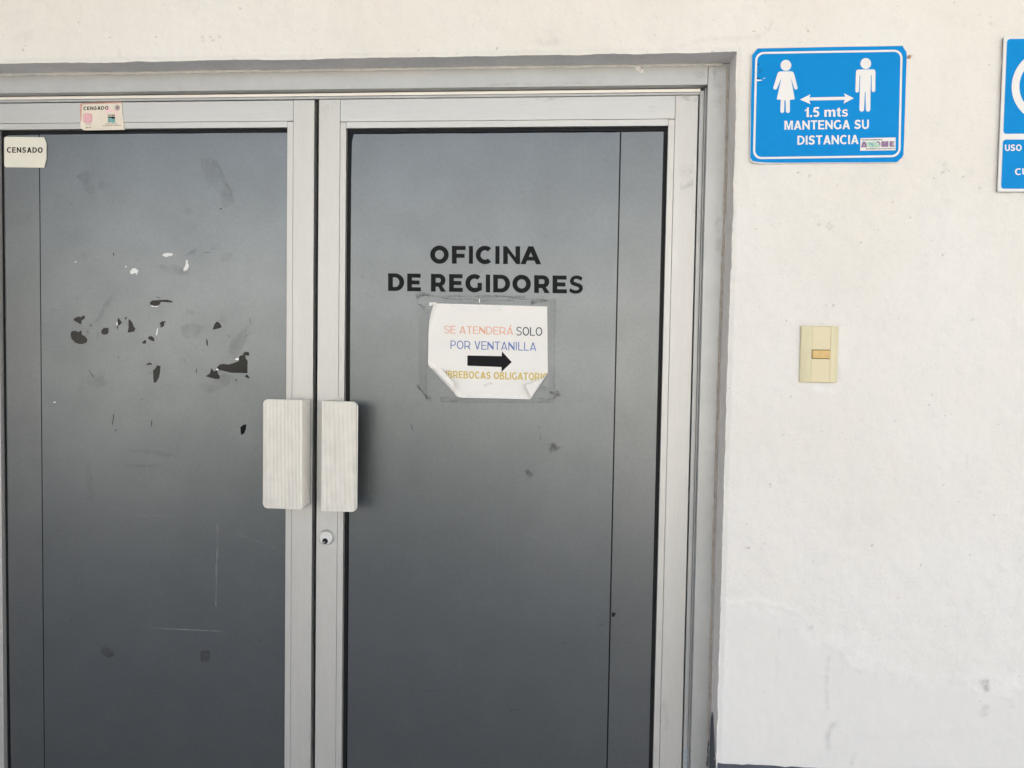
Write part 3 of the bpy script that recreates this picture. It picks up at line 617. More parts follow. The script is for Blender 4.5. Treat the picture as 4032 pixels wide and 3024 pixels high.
deco(left_leaf, 'tape_scrap', 14, [(220,1397),(246,1400),(247,1418),(232,1421),(219,1412)], M['residue'], .0008)
deco(left_leaf, 'tape_scrap', 14, [(432,1405),(452,1405),(454,1425),(446,1433),(434,1430)], M['residue'], .0008)
deco(left_leaf, 'adhesive_patch', 14, [(186,1005),(196,1000),(204,1050),(205,1080),(188,1082)], M['softg'], .002)
deco(left_leaf, 'adhesive_patch', 14, [(270,1003),(350,1003),(352,1008),(270,1008)], M['soft'], .001)
for pts, wd, m_ in (([(474,1145),(530,1160),(585,1180),(614,1200)], .0011, 'scrl'), ([(470,1130),(468,1230),(466,1310)], .0040, 'scrl'), ([(310,1355),(400,1360),(475,1363)], .0022, 'scrl'),
                    ([(240,1100),(300,1112),(380,1115)], .0012, 'scrl'), ([(425,1080),(432,1083)], .0022, 'scrl'), ([(455,1072),(470,1090)], .0010, 'scrl')):
    line(left_leaf, 'scratch', 14, pts, wd, M[m_])
for pts, wd in (([(348,1062),(385,1110)], .0022), ([(413,800),(403,855)], .0010), ([(338,788),(348,815)], .0018), ([(1000,985),(1018,1015)], .0009), ([(1125,252),(1188,252)], .0009), ([(1180,228),(1265,228)], .0009),
                ([(90,645),(140,645)], .0008), ([(752,1081),(778,1079)], .0010), ([(1305,822),(1320,830)], .0012), ([(1430,825),(1465,808)], .0010), ([(1500,1590),(1495,1605)], .0012), ([(1455,700),(1462,750)], .0010)):
    line(left_leaf, 'scratch', 4, pts, wd, M['scratch'])
for k in range(46):
    x, y = random.uniform(20, 610), random.uniform(300, 1650); s_ = random.uniform(.5, 1.5)
    deco(left_leaf, 'speck', 14, [(x, y-s_), (x+s_*1.3, y), (x, y+s_), (x-s_, y)], M['scrl' if random.random() < .6 else 'scratch'], 0, sub=1)
for k in range(60):
    x, y = random.uniform(765, 1410), random.uniform(300, 1650); s_ = random.uniform(.5, 1.4)
    if 890 < x < 1200 and 630 < y < 880: continue
    deco(right_leaf, 'speck', 14, [(x, y-s_), (x+s_*1.3, y), (x, y+s_), (x-s_, y)], M['scrl' if random.random() < .6 else 'scratch'], 0, sub=1)
# right leaf marks
def dk(pts, m_='scratch', wd=.0012, z=14): line(right_leaf, 'scratch', z, pts, wd, M[m_])
deco(right_leaf, 'tape_residue', 14, [(1183, 960), (1196, 955), (1205, 965), (1212, 966), (1198, 976), (1186, 976)], M['residue'], .0012, sub=4); deco(right_leaf, 'tape_residue', 14, [(1133, 1018), (1140, 1012), (1153, 1024), (1146, 1034), (1138, 1028)], M['residue'], .0012, sub=4)
dk([(888, 915), (893, 935)]); dk([(926, 1494), (940, 1491), (956, 1493)], wd=.0010); dk([(888, 1500), (893, 1492)], wd=.0008); dk([(1212, 1388), (1222, 1389)], wd=.0015)
dk([(1298, 1348), (1303, 1350)], wd=.0015); dk([(1166, 935), (1168, 950)], wd=.0010); dk([(1105, 1450), (1118, 1455)], 'scrl', .0016); dk([(1060, 1330), (1090, 1336), (1110, 1331)], 'scrl', .0011)
dk([(1215, 1300), (1245, 1303), (1270, 1298)], 'scrl', .0010); dk([(1168, 1085), (1170, 1100)], 'scrl', .0010); dk([(1045, 1520), (1080, 1524)], 'scrl', .0010); dk([(1100, 1535), (1120, 1533)], wd=.0010)
dk([(786, 1165), (776, 1190)], 'scrl', .0008); dk([(797, 870), (801, 960), (795, 1060)], 'scrl', .0014); dk([(760, 1080), (793, 1066)], 'scrl', .0012)
for pts_ in ([(1150, 212), (1215, 210), (1180, 221)], [(1395, 230), (1420, 228), (1424, 242), (1400, 243)], [(1465, 208), (1508, 206), (1505, 222), (1480, 217)], [(1468, 360), (1495, 355), (1498, 400), (1470, 410)], [(695, 225), (712, 226), (706, 250), (694, 240)], [(1420, 1540), (1440, 1500), (1444, 1580), (1428, 1590)]):
    slab('grime_patch', [rag(P(14, pts_, YL-.0003), .001, 4)], YL-.0003, 0, M['grime'], right_leaf)
dk([(1250, 1490), (1258, 1492)], 'scrl', .001); dk([(1093, 1512), (1095, 1514)], wd=.001); dk([(810, 1064), (812, 1065)], wd=.0024); dk([(1068, 1247), (1070, 1248)], wd=.002)
slab('film_nick', [P(14, [(1322, 1322), (1331, 1325), (1326, 1333), (1321, 1332)], YD)], YD, 0, M['gasket'], right_leaf)
# old tape round the notice: wide clear strips, then the dirt along their edges
def od(pts, m_, z=5, j=.0012, sub=4, nm='tape_residue'): deco(right_leaf, nm, z, pts, M[m_], j, sub=sub)
def dl(pts, wd=.0014, m_='residue', j=.7): line(right_leaf, 'tape_residue', 5, pts, wd, M[m_], j=j)
YO = YD-.0001
slab('old_tape', [P(5, [(415, 620), (490, 615), (485, 1400), (412, 1300)], YO)], YO, 0, M['oldtape'], right_leaf)
slab('old_tape', [P(5, [(1473, 600), (1530, 572), (1522, 1390), (1470, 1400)], YO)], YO, 0, M['oldtape'], right_leaf)
slab('old_tape', [P(5, [(440, 560), (1530, 575), (1525, 622), (500, 605)], YO)], YO, 0, M['oldtape'], right_leaf)
slab('old_tape', [P(5, [(590, 1375), (1510, 1392), (1505, 1420), (595, 1416)], YO)], YO, 0, M['oldtape'], right_leaf)
od([(383, 535), (420, 520), (455, 515), (520, 540), (545, 560), (480, 550), (430, 562), (405, 575), (408, 612), (450, 630), (430, 632), (398, 618), (392, 565)], 'residue', j=.0010)
od([(640, 548), (810, 546), (960, 540), (1130, 550), (1285, 548), (1270, 570), (1150, 572), (1100, 560), (960, 565), (830, 556), (650, 556)], 'residue', j=.0012)
dl([(440, 548), (560, 552), (640, 556), (760, 552)], .0014); dl([(590, 560), (650, 572), (740, 578), (830, 570), (900, 590), (1000, 588), (1120, 590), (1240, 580), (1330, 575), (1400, 580)], .0012)
dl([(1400, 580), (1460, 580), (1530, 572), (1527, 660), (1525, 800), (1523, 1000), (1522, 1200), (1520, 1390)], .0009)
dl([(1480, 664), (1562, 664)], .0014); dl([(1500, 672), (1560, 685)], .0018)
dl([(490, 640), (488, 760), (485, 900), (478, 1080), (470, 1250), (470, 1390)], .0009)
dl([(455, 640), (452, 665), (490, 700)], .0012); dl([(430, 640), (470, 640)], .002)
dl([(480, 1330), (600, 1330)], .0010, 'oldtape'); dl([(600, 1375), (590, 1410), (760, 1418), (1000, 1418), (1300, 1420), (1508, 1418)], .0012)
dl([(600, 1376), (660, 1374)], .0012); dl([(1380, 1388), (1440, 1386), (1500, 1390)], .0016)
od([(392, 1275), (412, 1272), (430, 1310), (470, 1350), (515, 1380), (520, 1410), (480, 1400), (460, 1370), (430, 1330), (398, 1300)], 'residue', j=.0010)
od([(1480, 1330), (1530, 1330), (1550, 1320), (1575, 1358), (1530, 1385), (1500, 1408), (1530, 1360), (1485, 1350)], 'residue', j=.0014)
od([(1320, 600), (1400, 560), (1440, 545), (1430, 580), (1480, 590), (1400, 600), (1330, 625)], 'residue', j=.0014)
od([(1385, 520), (1410, 500), (1425, 515), (1415, 530)], 'soft', j=.0006)
od([(660, 1400), (730, 1396), (725, 1424), (650, 1420)], 'softg', j=.0008); od([(1430, 1280), (1470, 1300), (1450, 1330), (1400, 1310)], 'softg', j=.001)
od([(320, 1055), (340, 1058), (336, 1072), (322, 1070)], 'softg', j=.0004); dl([(392, 1425), (388, 1465)], .0012)
dl([(1395, 1600), (1402, 1640)], .0025); dl([(355, 1615), (362, 1655)], .0012)
slab('torn_paper', [P(5, [(497, 603), (564, 604), (535, 618), (512, 632), (496, 630)], YO)], YO-.0001, 0, M['paper'], right_leaf)
slab('torn_paper', [P(5, [(904, 575), (911, 576), (912, 604), (905, 604)], YO)], YO-.0001, 0, M['white_res'], right_leaf)

# ------------------------------------------------------------------ bold vinyl letters
def stroke_arc(cx, cy, rx, ry, a0, a1, n=22): return [(cx+rx*math.cos(R(a0+(a1-a0)*i/n)), cy+ry*math.sin(R(a0+(a1-a0)*i/n))) for i in range(n+1)]
def glyph(ch, w, h, s):
    """outline loops of a geometric bold capital, w wide, h tall, stroke s; y up"""
    t = s*.86
    if ch == 'I': return [[(0, 0), (w, 0), (w, h), (0, h)]]
    if ch == 'E': return [[(0, 0), (w, 0), (w, t), (s, t), (s, (h-t)/2), (w*.90, (h-t)/2), (w*.90, (h+t)/2), (s, (h+t)/2), (s, h-t), (w*.98, h-t), (w*.98, h), (0, h)]]
    if ch == 'F': return [[(0, 0), (s, 0), (s, h*.33), (w*.93, h*.33), (w*.93, h*.33+t), (s, h*.33+t), (s, h-t), (w, h-t), (w, h), (0, h)]]
    if ch == 'N': return [[(0, 0), (s*.97, 0), (s*.97, h*.62), (w-s*.80, 0), (w, 0), (w, h), (w-s*.97, h), (w-s*.97, h*.38), (s*.80, h), (0, h)]]
    if ch in 'AÁ':
        q = s*1.09; ix = lambda y: q+y*(w/2-q/2)/h; yb = h*.205; yt = yb+t*.92
        return [[(0, 0), (q, 0), (ix(yb), yb), (w-ix(yb), yb), (w-q, 0), (w, 0), (w/2+q*.5, h), (w/2-q*.5, h)], [(ix(yt), yt), (w-ix(yt), yt), (w/2, (w/2-q)*h/(w/2-q/2))]]
    if ch == 'L': return [[(0, 0), (w, 0), (w, t), (s, t), (s, h), (0, h)]]
    if ch == 'T': return [[(w/2-s/2, 0), (w/2+s/2, 0), (w/2+s/2, h-t), (w, h-t), (w, h), (0, h), (0, h-t), (w/2-s/2, h-t)]]
    if ch == 'V': q = s*1.09; return [[(0, h), (w/2-q/2, 0), (w/2+q/2, 0), (w, h), (w-q, h), (w/2, h-(w/2-q)*h/(w/2-q/2)), (q, h)]]
    if ch == 'Y': return [[(w/2-s/2, 0), (w/2+s/2, 0), (w/2+s/2, h*.4), (w, h), (w-s*1.2, h), (w/2, h*.6), (s*1.2, h), (0, h), (w/2-s/2, h*.4)]]
    if ch == 'M': return [[(0, 0), (s, 0), (s, h*.72), (w/2-s*.42, 0), (w/2+s*.42, 0), (w-s, h*.72), (w-s, 0), (w, 0), (w, h), (w-s*1.35, h), (w/2, h*.29), (s*1.35, h), (0, h)]]
    if ch == 'U': rc = h*.38; return [[(s, h), (0, h)]+stroke_arc(w/2, rc, w/2, rc+.015*h, 180, 360, 20)+[(w, h), (w-s, h)]+stroke_arc(w/2, rc, w/2-s, rc-t, 360, 180, 20)]
    if ch == 'P': bb = h*.375; r = (h-bb)/2; return [[(0, 0), (s, 0), (s, bb)]+stroke_arc(w-r, bb+r, r, r, -90, 90, 16)+[(0, h)], [(s, bb+t)]+stroke_arc(w-r, bb+r, r-s, r-t, -90, 90, 14)+[(s, h-t)]]
    if ch == 'B':
        m_ = h*.53; r1 = m_/2; r2 = (h-m_)/2; k2 = w*.94
        return [[(0, 0)]+stroke_arc(w-r1, r1, r1, r1+t*.12, -90, 70, 14)+stroke_arc(k2-r2, m_+r2, r2, r2, -60, 90, 14)+[(0, h)],
                [(s, t)]+stroke_arc(w-r1, r1, r1-s, r1-t*.88, -90, 90, 12)+[(s, m_-t*.25)], [(s, m_+t*.62)]+stroke_arc(k2-r2, m_+r2+t*.0, r2-s, r2-t*.9, -70, 90, 12)+[(s, h-t)]]
    if ch == '.': return [[(0, 0), (w, 0), (w, w), (0, w)]]
    if ch == '1': return [[(w-s, 0), (w, 0), (w, h), (w-s*.8, h), (w*.5, h*.84), (0, h*.74), (0, h*.57), (w-s, h*.72)]]
    if ch == '5': return [strip([(w*.95, h*.925), (w*.60, h*.925), (w*.26, h*.925), (w*.215, h*.72), (w*.17, h*.52)]+stroke_arc(w*.47, h*.335, w*.53-s*.5, h*.335-s*.5+h*.01, 125, -145, 20), s*.92)]
    if ch == 't':
        a = w*.24; return [[(a+s*.5, 0), (w, 0), (w, .135*h), (a+s, .14*h), (a+s, .585*h), (w, .585*h), (w, .715*h), (a+s, .715*h), (a+s, .93*h), (a, .86*h), (a, .715*h), (0, .715*h), (0, .585*h), (a, .585*h), (a, .10*h)]]
    if ch == 's': return glyph('S', w, h*.73, s*.86)
    if ch == 'm':
        X_ = h*.73; x2, x3, x4 = w/2-s/2, w/2+s/2, w-s
        return [[(0, 0), (s, 0)]+stroke_arc((s+x2)/2, X_*.62, (x2-s)/2, X_*.18, 180, 0, 8)+[(x2, 0), (x3, 0)]+stroke_arc((x3+x4)/2, X_*.62, (x4-x3)/2, X_*.18, 180, 0, 8)+[(x4, 0), (w, 0)]
                +stroke_arc((x3+w)/2, X_*.66, (w-x3)/2, X_*.36, 0, 135, 8)+stroke_arc((s+x3)/2, X_*.66, (x3-s)/2+s*.0, X_*.36, 40, 140, 8)+[(s*.92, X_*.98), (0, X_*.98)]]
    if ch == 'O': return [stroke_arc(w/2, h/2, w/2, h/2+.016*h, 0, 348, 40), stroke_arc(w/2, h/2, w/2-s*1.02, h/2-s*.90, 0, 348, 40)]
    if ch == 'D':
        r = h/2; return [[(0, 0)]+stroke_arc(w-r, r, r, r, -90, 90, 26)+[(0, h)], [(s, t)]+stroke_arc(w-r, r, r-s*1.02, r-t, -90, 90, 26)+[(s, h-t)]]
    if ch == 'C':
        cx = w*.56; return [stroke_arc(cx, h/2, w*.56, h*.516, 48, 312, 36)+stroke_arc(cx, h/2, w*.56-s*1.02, h*.516-s*.95, 312, 48, 36)]
    if ch == 'G':
        cx = w*.545; o = stroke_arc(cx, h/2, w*.545, h*.516, 49, 300, 36)
        return [o+[(w*.985, h*.115), (w*.985, h*.53), (w*.985-s*.93, h*.53), (w*.985-s*.93, h*.235)]+stroke_arc(cx, h/2, w*.545-s*1.02, h*.516-s*.95, 300, 49, 34)]
    if ch == 'R':
        bt = h; bb = h*.285; r = (bt-bb)/2; cy = (bt+bb)/2; bw = w*.965
        out = [(0, 0), (s, 0), (s, h*.275), (w*.50, h*.275), (w-s*1.12, 0), (w, 0), (w*.735, h*.335)]+stroke_arc(bw-r, cy, r, r, -52, 90, 18)+[(0, h)]
        return [out, [(s, bb+t)]+stroke_arc(bw-r, cy, r-s*1.0, r-t, -90, 90, 16)+[(s, bt-t)]]
    if ch == 'S' and s > .15*h:
        return [[(x*w, y*h) for x, y in [(.93,.90),(.80,.97),(.65,1.01),(.50,1.015),(.33,.99),(.18,.92),(.08,.81),(.055,.69),(.09,.57),(.18,.49),(.32,.435),(.48,.40),(.60,.365),(.67,.325),(.685,.27),(.65,.22),(.57,.19),(.46,.18),(.32,.195),(.19,.24),(.09,.30),(0,.13),(.13,.05),(.29,0),(.46,-.015),(.64,.005),(.80,.07),(.92,.17),(.96,.30),(.93,.42),(.84,.51),(.71,.565),(.56,.60),(.43,.635),(.35,.67),(.325,.73),(.36,.785),(.43,.815),(.52,.82),(.64,.80),(.76,.76),(.85,.715)]]]
    if ch == 'S':
        # centre line of the stroke, then widened
        q = s*.47; pts = []
        q = s*.42; pts += [(w*.92, h*.85)]+stroke_arc(w*.52, h*.735, w*.52-q-w*.04, h*.265-q+h*.016, 58, 215, 14)
        pts += [(w*.50, h*.515), (w*.66, h*.470)]
        pts += stroke_arc(w*.50, h*.270, w*.50-q, h*.27-q+h*.016, 35, -118, 14)+[(w*.075, h*.155)]
        return [strip(pts, s*.86)]
def word(chars, xr, base, top):
    for ch, (a, b) in zip(chars, xr):
        w_ = b-a; bl_ = lambda x: base[0]+(base[1]-base[0])*(x-160)/1600; tp_ = lambda x: top[0]+(top[1]-top[0])*(x-160)/1600
        loops = []
        for lp in glyph(ch, w_, 145, 38.5):
            loops.append([U(5, a+px, bl_(a+px)+(tp_(a+px)-bl_(a+px))*py/145, YD-.0001) for px, py in lp])
        slab('letter', loops, YD-.0001, .0003, M['letter'], right_leaf)
GW = dict(A=.76, B=.70, C=.74, D=.74, E=.62, F=.58, G=.78, I=.22, L=.58, M=.86, N=.74, O=.80, P=.66, R=.74, S=.66, T=.66, U=.70, V=.72, Y=.7, m=.98, t=.38, s=.56)
GW['Á'] = .76; GW['1'] = .36; GW['5'] = .56; GW['.'] = .18; GW[' '] = .24
def zword(name, st, m, parent, Y, z, x0, x1, yb0, yb1, top0, wt=.21, gap=.10, deform=None, gw=None):
    h = 100.; s_ = wt*h; W = sum(({**GW, **(gw or {})})[c] for c in st)+gap*(len(st)-1); P0 = U(z, x0, yb0, Y); P1 = U(z, x1, yb1, Y); PT = U(z, x0, top0, Y)
    V, F = [], []; cx = 0.
    for c in st:
        gwc = ({**GW, **(gw or {})})[c]
        if c != ' ':
            w_ = max(gwc, wt if c in 'I.' else 0)*h if c not in 'I.' else s_
            off = (gwc*h-w_)/2 if c in 'I.' else 0
            shapes = [glyph(c, w_, h, s_)]
            if c == 'Á': shapes.append([[(w_*.46, h*1.08), (w_*.60, h*1.08), (w_*.74, h*1.30), (w_*.56, h*1.30)]])
            for loops in shapes:
                loops = [l if (area(l) > 0) == (i == 0) else l[::-1] for i, l in enumerate(loops)]
                tri = tessellate_polygon([[Vector((a, b, 0)) for a, b in l] for l in loops]); flat = [p for l in loops for p in l]; k0 = len(V)
                for a, b in flat:
                    u = (cx*h+off+a)/(W*h); v_ = b/h; V.append((P0[0]+(P1[0]-P0[0])*u+(PT[0]-P0[0])*v_, P0[1]+(P1[1]-P0[1])*u+(PT[1]-P0[1])*v_))
                for t in tri:
                    a, b, c_ = (flat[i] for i in t); sg_ = (b[0]-a[0])*(c_[1]-a[1])-(c_[0]-a[0])*(b[1]-a[1])
                    t = tuple(t) if sg_ > 0 else tuple(t[::-1]); F.append(tuple(k0+i for i in t))
        cx += gwc+gap
    if not deform: return mesh(name, [(a, Y, b) for a, b in V], F, m, parent)
    bm = bmesh.new(); vs_ = [bm.verts.new((a, 0, b)) for a, b in V]
    for t in F:
        try: bm.faces.new([vs_[i] for i in t])
        except ValueError: pass
    for _ in range(3):
        es = [e for e in bm.edges if e.calc_length() > .003]
        if es: bmesh.ops.subdivide_edges(bm, edges=es, cuts=1); bmesh.ops.triangulate(bm, faces=bm.faces)
    for v_ in bm.verts: v_.co = Vector(deform(v_.co.x, v_.co.z, Y))
    return bmo(name, bm, m, parent)
word('OFICINA', [(506, 657), (683, 795), (822, 855), (878, 1012), (1038, 1072), (1102, 1240), (1243, 1412)], (282, 294.5), (139, 147))
word('DEREGIDORES', [(162, 293), (318, 430), (512, 635), (660, 772), (793, 930), (960, 995), (1020, 1158), (1177, 1328), (1355, 1483), (1505, 1622), (1640, 1758)], (509, 531), (365, 386))

# ------------------------------------------------------------------ pull handles and lock
YP = YL-.056
def ridged_plate(name, x0, x1, z0, z1, m, parent, n, r, round_left, y=YP):
    """vertical ribs side by side on a plate with two rounded corners"""
    v, f = [], []; pw = (x1-x0)/n
    def zr(x):
        d = (x-x0) if round_left else (x1-x)
        if d < r: c = r-math.sqrt(max(0, r*r-(r-d)**2)); return z0+c*1.0, z1-c*1.0
        return z0, z1
    prof = [(-.5, 0), (-.40, .42), (-.2, .85), (0, 1), (.2, .85), (.40, .42), (.5, 0)]
    for i in range(n):
        xc = x0+(i+.5)*pw; k0 = len(v)
        ed = (xc-x0) if round_left else (x1-xc); back = .0035*max(0, 1-ed/.008)**2
        for u, hgt in prof:
            x = xc+u*pw; a, b = zr(min(max(x, x0+.0002), x1-.0002)); yy = y-hgt*pw*.5+back
            v += [(x, yy, a+.0006*(1-hgt)), (x, yy, b-.0006*(1-hgt)), (x, y+.004, a), (x, y+.004, b)]
        for k in range(6):
            a = k0+k*4; b = a+4; f += [(a, b, b+1, a+1), (a+1, b+1, b+3, a+3), (b, a, a+2, b+2)]
        if i == 0: f.append((k0, k0+1, k0+3, k0+2))
        if i == n-1: q = k0+24; f.append((q+1, q, q+2, q+3))
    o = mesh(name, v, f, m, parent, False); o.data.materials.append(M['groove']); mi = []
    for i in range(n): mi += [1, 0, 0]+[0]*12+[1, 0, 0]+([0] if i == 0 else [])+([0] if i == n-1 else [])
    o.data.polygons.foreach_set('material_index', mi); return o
def ridged_web(name, x, y0, y1, z0, z1, m, parent, n, side):
    v, f = [], []; pw = (y1-y0)/n; prof = [(-.5, 0), (-.3, .7), (0, 1), (.3, .7), (.5, 0)]
    for i in range(n):
        yc = y0+(i+.5)*pw; k0 = len(v); zc = .0016*(1-abs(2*(i+.5)/n-1))
        dz_ = .004*((i+.5)/n)
        for u, hgt in prof:
            v += [(x+side*hgt*pw*.5, yc+u*pw, z0+dz_), (x+side*hgt*pw*.5, yc+u*pw, z1-.0)]
        for k in range(4): a = k0+2*k; f.append((a, a+1, a+3, a+2) if side < 0 else (a, a+2, a+3, a+1))
    return mesh(name, v, f, m, parent)
def handle(root, px0, px1, py0, py1, left):
    x0, x1 = U(0, px0, 1800, YP)[0], U(0, px1, 1800, YP)[0]; xm = (px0+px1)/2
    zt, zb = U(0, xm, py0, YP)[1], U(0, xm, py1, YP)[1]
    xw = x1 if left else x0; s_ = 1 if left else -1
    h = bpy.data.objects.new('pull_handle', None); COL.objects.link(h); h.parent = root
    h.location = Vector((xw, YL, zb))-wloc(root); h.empty_display_size = .03
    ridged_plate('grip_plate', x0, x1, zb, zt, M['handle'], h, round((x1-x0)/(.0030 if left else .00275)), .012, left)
    ridged_web('side_web', xw, YP+.001, YL-.002, zb+.001, zt-.001, M['handle'], h, 18, s_)
    a, b = sorted((xw-s_*.0035, xw-s_*.0002)); box('web_core', a, b, YP+.002, YL-.0022, zb+.0012, zt-.0005, M['handle'], h)
    a, b = sorted((xw-s_*.024, xw+s_*.0002)); box('mounting_flange', a, b, YL-.0021, YL-.0001, zb-.001, zt+.0035, M['alu'], h, .0004)
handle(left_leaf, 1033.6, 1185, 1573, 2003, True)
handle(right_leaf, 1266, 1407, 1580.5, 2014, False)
def lathe(name, cx, cz, prof, m, parent, n=40):
    v, f = [], []
    for r_, y in prof:
        for i in range(n): a = 2*math.pi*i/n; v.append((cx+r_*math.cos(a), y, cz+r_*math.sin(a)))
    for k in range(len(prof)-1):
        for i in range(n): j = (i+1) % n; f.append((k*n+i, k*n+j, (k+1)*n+j, (k+1)*n+i))
    f.append([(len(prof)-1)*n+i for i in range(n)])
    return mesh(name, v, f, m, parent, False)
lc = U(15, 898, 772, YL-.003); lk = U(15, 866, 866, YL-.0075)
ring = lathe('lock_cylinder', lc[0], lc[1], [(.0176, YL-.0001), (.0172, YL-.0022), (.0160, YL-.0034), (.0152, YL-.0026), (.0150, YL-.0022), (.0147, YL-.0066), (.0140, YL-.0074), (.0137, YL-.0075)], M['lockm'], right_leaf)
lathe('key_plug_rim', lk[0], lk[1], [(.0066, YL-.0074), (.0064, YL-.0084), (.0056, YL-.0084), (.0054, YL-.0076)], M['chrome'], right_leaf, 28)
lathe('keyhole', lk[0], lk[1], [(.0055, YL-.0086), (.0050, YL-.0088)], M['gasket'], right_leaf, 28)
lathe('key_plug', lk[0]-.0016, lk[1]-.0022, [(.0019, YL-.0089), (.0017, YL-.0104), (.0008, YL-.0110)], M['chrome'], right_leaf, 16)

# ------------------------------------------------------------------ taped notice with curled corners
YN = YD-.0012
notice = thing('paper_notice', 'white paper notice with curled corners taped under the OFICINA DE REGIDORES lettering', 'notice', (U(5, 980, 1380, YN)[0], YN, U(5, 980, 1380, YN)[1]))
folds = []
def fold(a, b, inside, r, maxang):
    A, B = Vector(U(5, *a, YN)), Vector(U(5, *b, YN)); d = (B-A).normalized(); n_ = Vector((-d.y, d.x)); I = Vector(U(5, *inside, YN))
    if (I-A).dot(n_) > 0: n_ = -n_
    folds.append((A, n_, r, maxang))
fold((592, 600), (520, 850), (980, 1000), .0115, 2.6)
fold((520, 1085), (795, 1385), (980, 1000), .0100, 4.2)
fold((1462, 1158), (1303, 1394), (980, 1000), .0052, math.pi)
def pdef(X, Z, Y):
    """sheet point -> bent sheet point; Y is how far in front of the sheet"""
    off = YN-Y; base = .0012*(math.sin(X*23+.6)*.5+math.sin(Z*17+X*9)*.5+1)
    for A, n_, r, ma in folds:
        s_ = (X-A.x)*n_.x+(Z-A.y)*n_.y
        if s_ > 0:
            th = s_/r
            if th > ma:
                if ma <= math.pi+.01: a = -(s_-math.pi*r); hgt = 2*r+(s_-math.pi*r)*.25; nn, ny = 0., -1.
                else: th2 = ma; a = r*.8*math.sin(th2); hgt = r-r*.8*math.cos(th2); nn, ny = -math.sin(th2), math.cos(th2)
            else:
                rr = r*(1-.12*max(0, th-3)); a = rr*math.sin(th); hgt = r-rr*math.cos(th); nn, ny = -math.sin(th), math.cos(th)
            a += nn*off; hgt += ny*off
            return (X+(a-s_)*n_.x, YN-base-hgt, Z+(a-s_)*n_.y)
    return (X, YN-base-off, Z)
c00, c10, c01, c11 = (U(5, *c, YN) for c in ((484, 1372), (1468, 1398), (497, 610), (1462, 637)))
NX, NZ = 90, 72; pv, pf = [], []
for i in range(NX+1):
    for j in range(NZ+1):
        a, b = i/NX, j/NZ
        X = (c00[0]*(1-a)+c10[0]*a)*(1-b)+(c01[0]*(1-a)+c11[0]*a)*b; Z = (c00[1]*(1-a)+c10[1]*a)*(1-b)+(c01[1]*(1-a)+c11[1]*a)*b
        pv.append(pdef(X, Z, YN))
for i in range(NX):
    for j in range(NZ): a = i*(NZ+1)+j; pf.append((a, a+NZ+1, a+NZ+2, a+1))
mesh('paper_sheet', pv, pf, M['paper'], notice, True)
TY = YN-.0003
kw = dict(deform=pdef, sub=4)
zword('printed_line', 'SE ATENDERÁ', M['oran'], notice, TY, 5, 620, 1183, 855, 868, 793, wt=.115, gap=.11, deform=pdef)
zword('printed_line', 'SOLO', M['navy'], notice, TY, 5, 1209, 1421, 872, 876, 803, wt=.125, gap=.11, deform=pdef)
zword('printed_line', 'POR VENTANILLA', M['blup'], notice, TY, 5, 672, 1372, 982, 999, 914, wt=.12, gap=.11, deform=pdef)
zword('printed_line', 'CUBREBOCAS OBLIGATORIO', M['yelp'], notice, TY, 5, 562, 1468, 1217, 1241, 1158, wt=.19, gap=.10, deform=pdef)
def pslab(name, pts, m):
    bm = bmesh.new(); vs_ = [bm.verts.new((x, 0, z)) for x, z in P(5, pts, TY)]; bm.faces.new(vs_)
    bmesh.ops.triangulate(bm, faces=bm.faces)
    for _ in range(5):
        es = [e for e in bm.edges if e.calc_length() > .012]
        if es: bmesh.ops.subdivide_edges(bm, edges=es, cuts=1); bmesh.ops.triangulate(bm, faces=bm.faces)
    for v in bm.verts: v.co = Vector(pdef(v.co.x, v.co.z, TY))
    return bmo(name, bm, m, notice)
pslab('printed_arrow', [(810, 1036), (1090, 1042), (1092, 1003), (1172, 1090), (1088, 1171), (1089, 1131), (810, 1120)], M['black'])
pslab('tape_strip', [(690, 620), (1100, 622), (1085, 668), (700, 664)], M['tape'])
pslab('tape_strip', [(1090, 1350), (760, 1345), (770, 1376), (1250, 1386), (1240, 1362)], M['tape'])
pslab('grey_smudge', [(935, 1275), (1000, 1250), (1020, 1262), (950, 1292)], mat('pencil_smudge', srgb(200, 200, 200), rough=.8, alpha=(40, .2, .8, .35)))

# ------------------------------------------------------------------ census stickers
YK = YL-.0006
s1 = thing('sticker', 'faded pink CENSADO 2014 sticker on the top rail of the left door leaf', 'sticker', (U(9, 1100, 1300, YK)[0], YK, U(9, 1100, 1300, YK)[1]))
slab('sticker_sheet', [P(9, [(325, 345), (1000, 318), (1850, 283), (1842, 420), (1862, 700), (1905, 1000), (1912, 1240), (1972, 1298), (1300, 1308), (540, 1322), (450, 1310), (385, 1260), (345, 1200), (340, 1000), (322, 600)], YK)], YK, .0003, M['stick'], s1)
slab('printed_border', [P(9, [(325, 345), (1850, 283), (1842, 420), (1830, 330), (900, 362), (420, 385), (392, 520), (385, 800), (365, 1020), (342, 1000), (322, 600)], YK)], YK-.0002, 0, M['peach'], s1)
slab('printed_border', [P(9, [(1250, 430), (1690, 640), (1690, 840), (1620, 840), (1610, 660), (1400, 660), (1250, 750)], YK)], YK-.0002, 0, M['pinkl'], s1)
zword('printed_word', 'CENSADO', M['black'], s1, YK-.0003, 9, 443, 1352, 592, 566, 462, wt=.20, gap=.14)
sq = rnd(P(9, [(445, 715), (600, 690), (760, 715), (775, 880), (765, 1040), (610, 1065), (455, 1040), (435, 880)], YK), 2)
slab('printed_emblem', [sq], YK-.0002, 0, M['pink'], s1)
sp_ = [(610+(15+a*11.5)*math.cos(a-.4), 880+(15+a*11.5)*math.sin(a-.4)) for a in np.linspace(.2, 11.6, 60)]
slab('printed_spiral', [strip(P(9, sp_, YK), .0011)], YK-.0003, 0, M['pinkl'], s1)
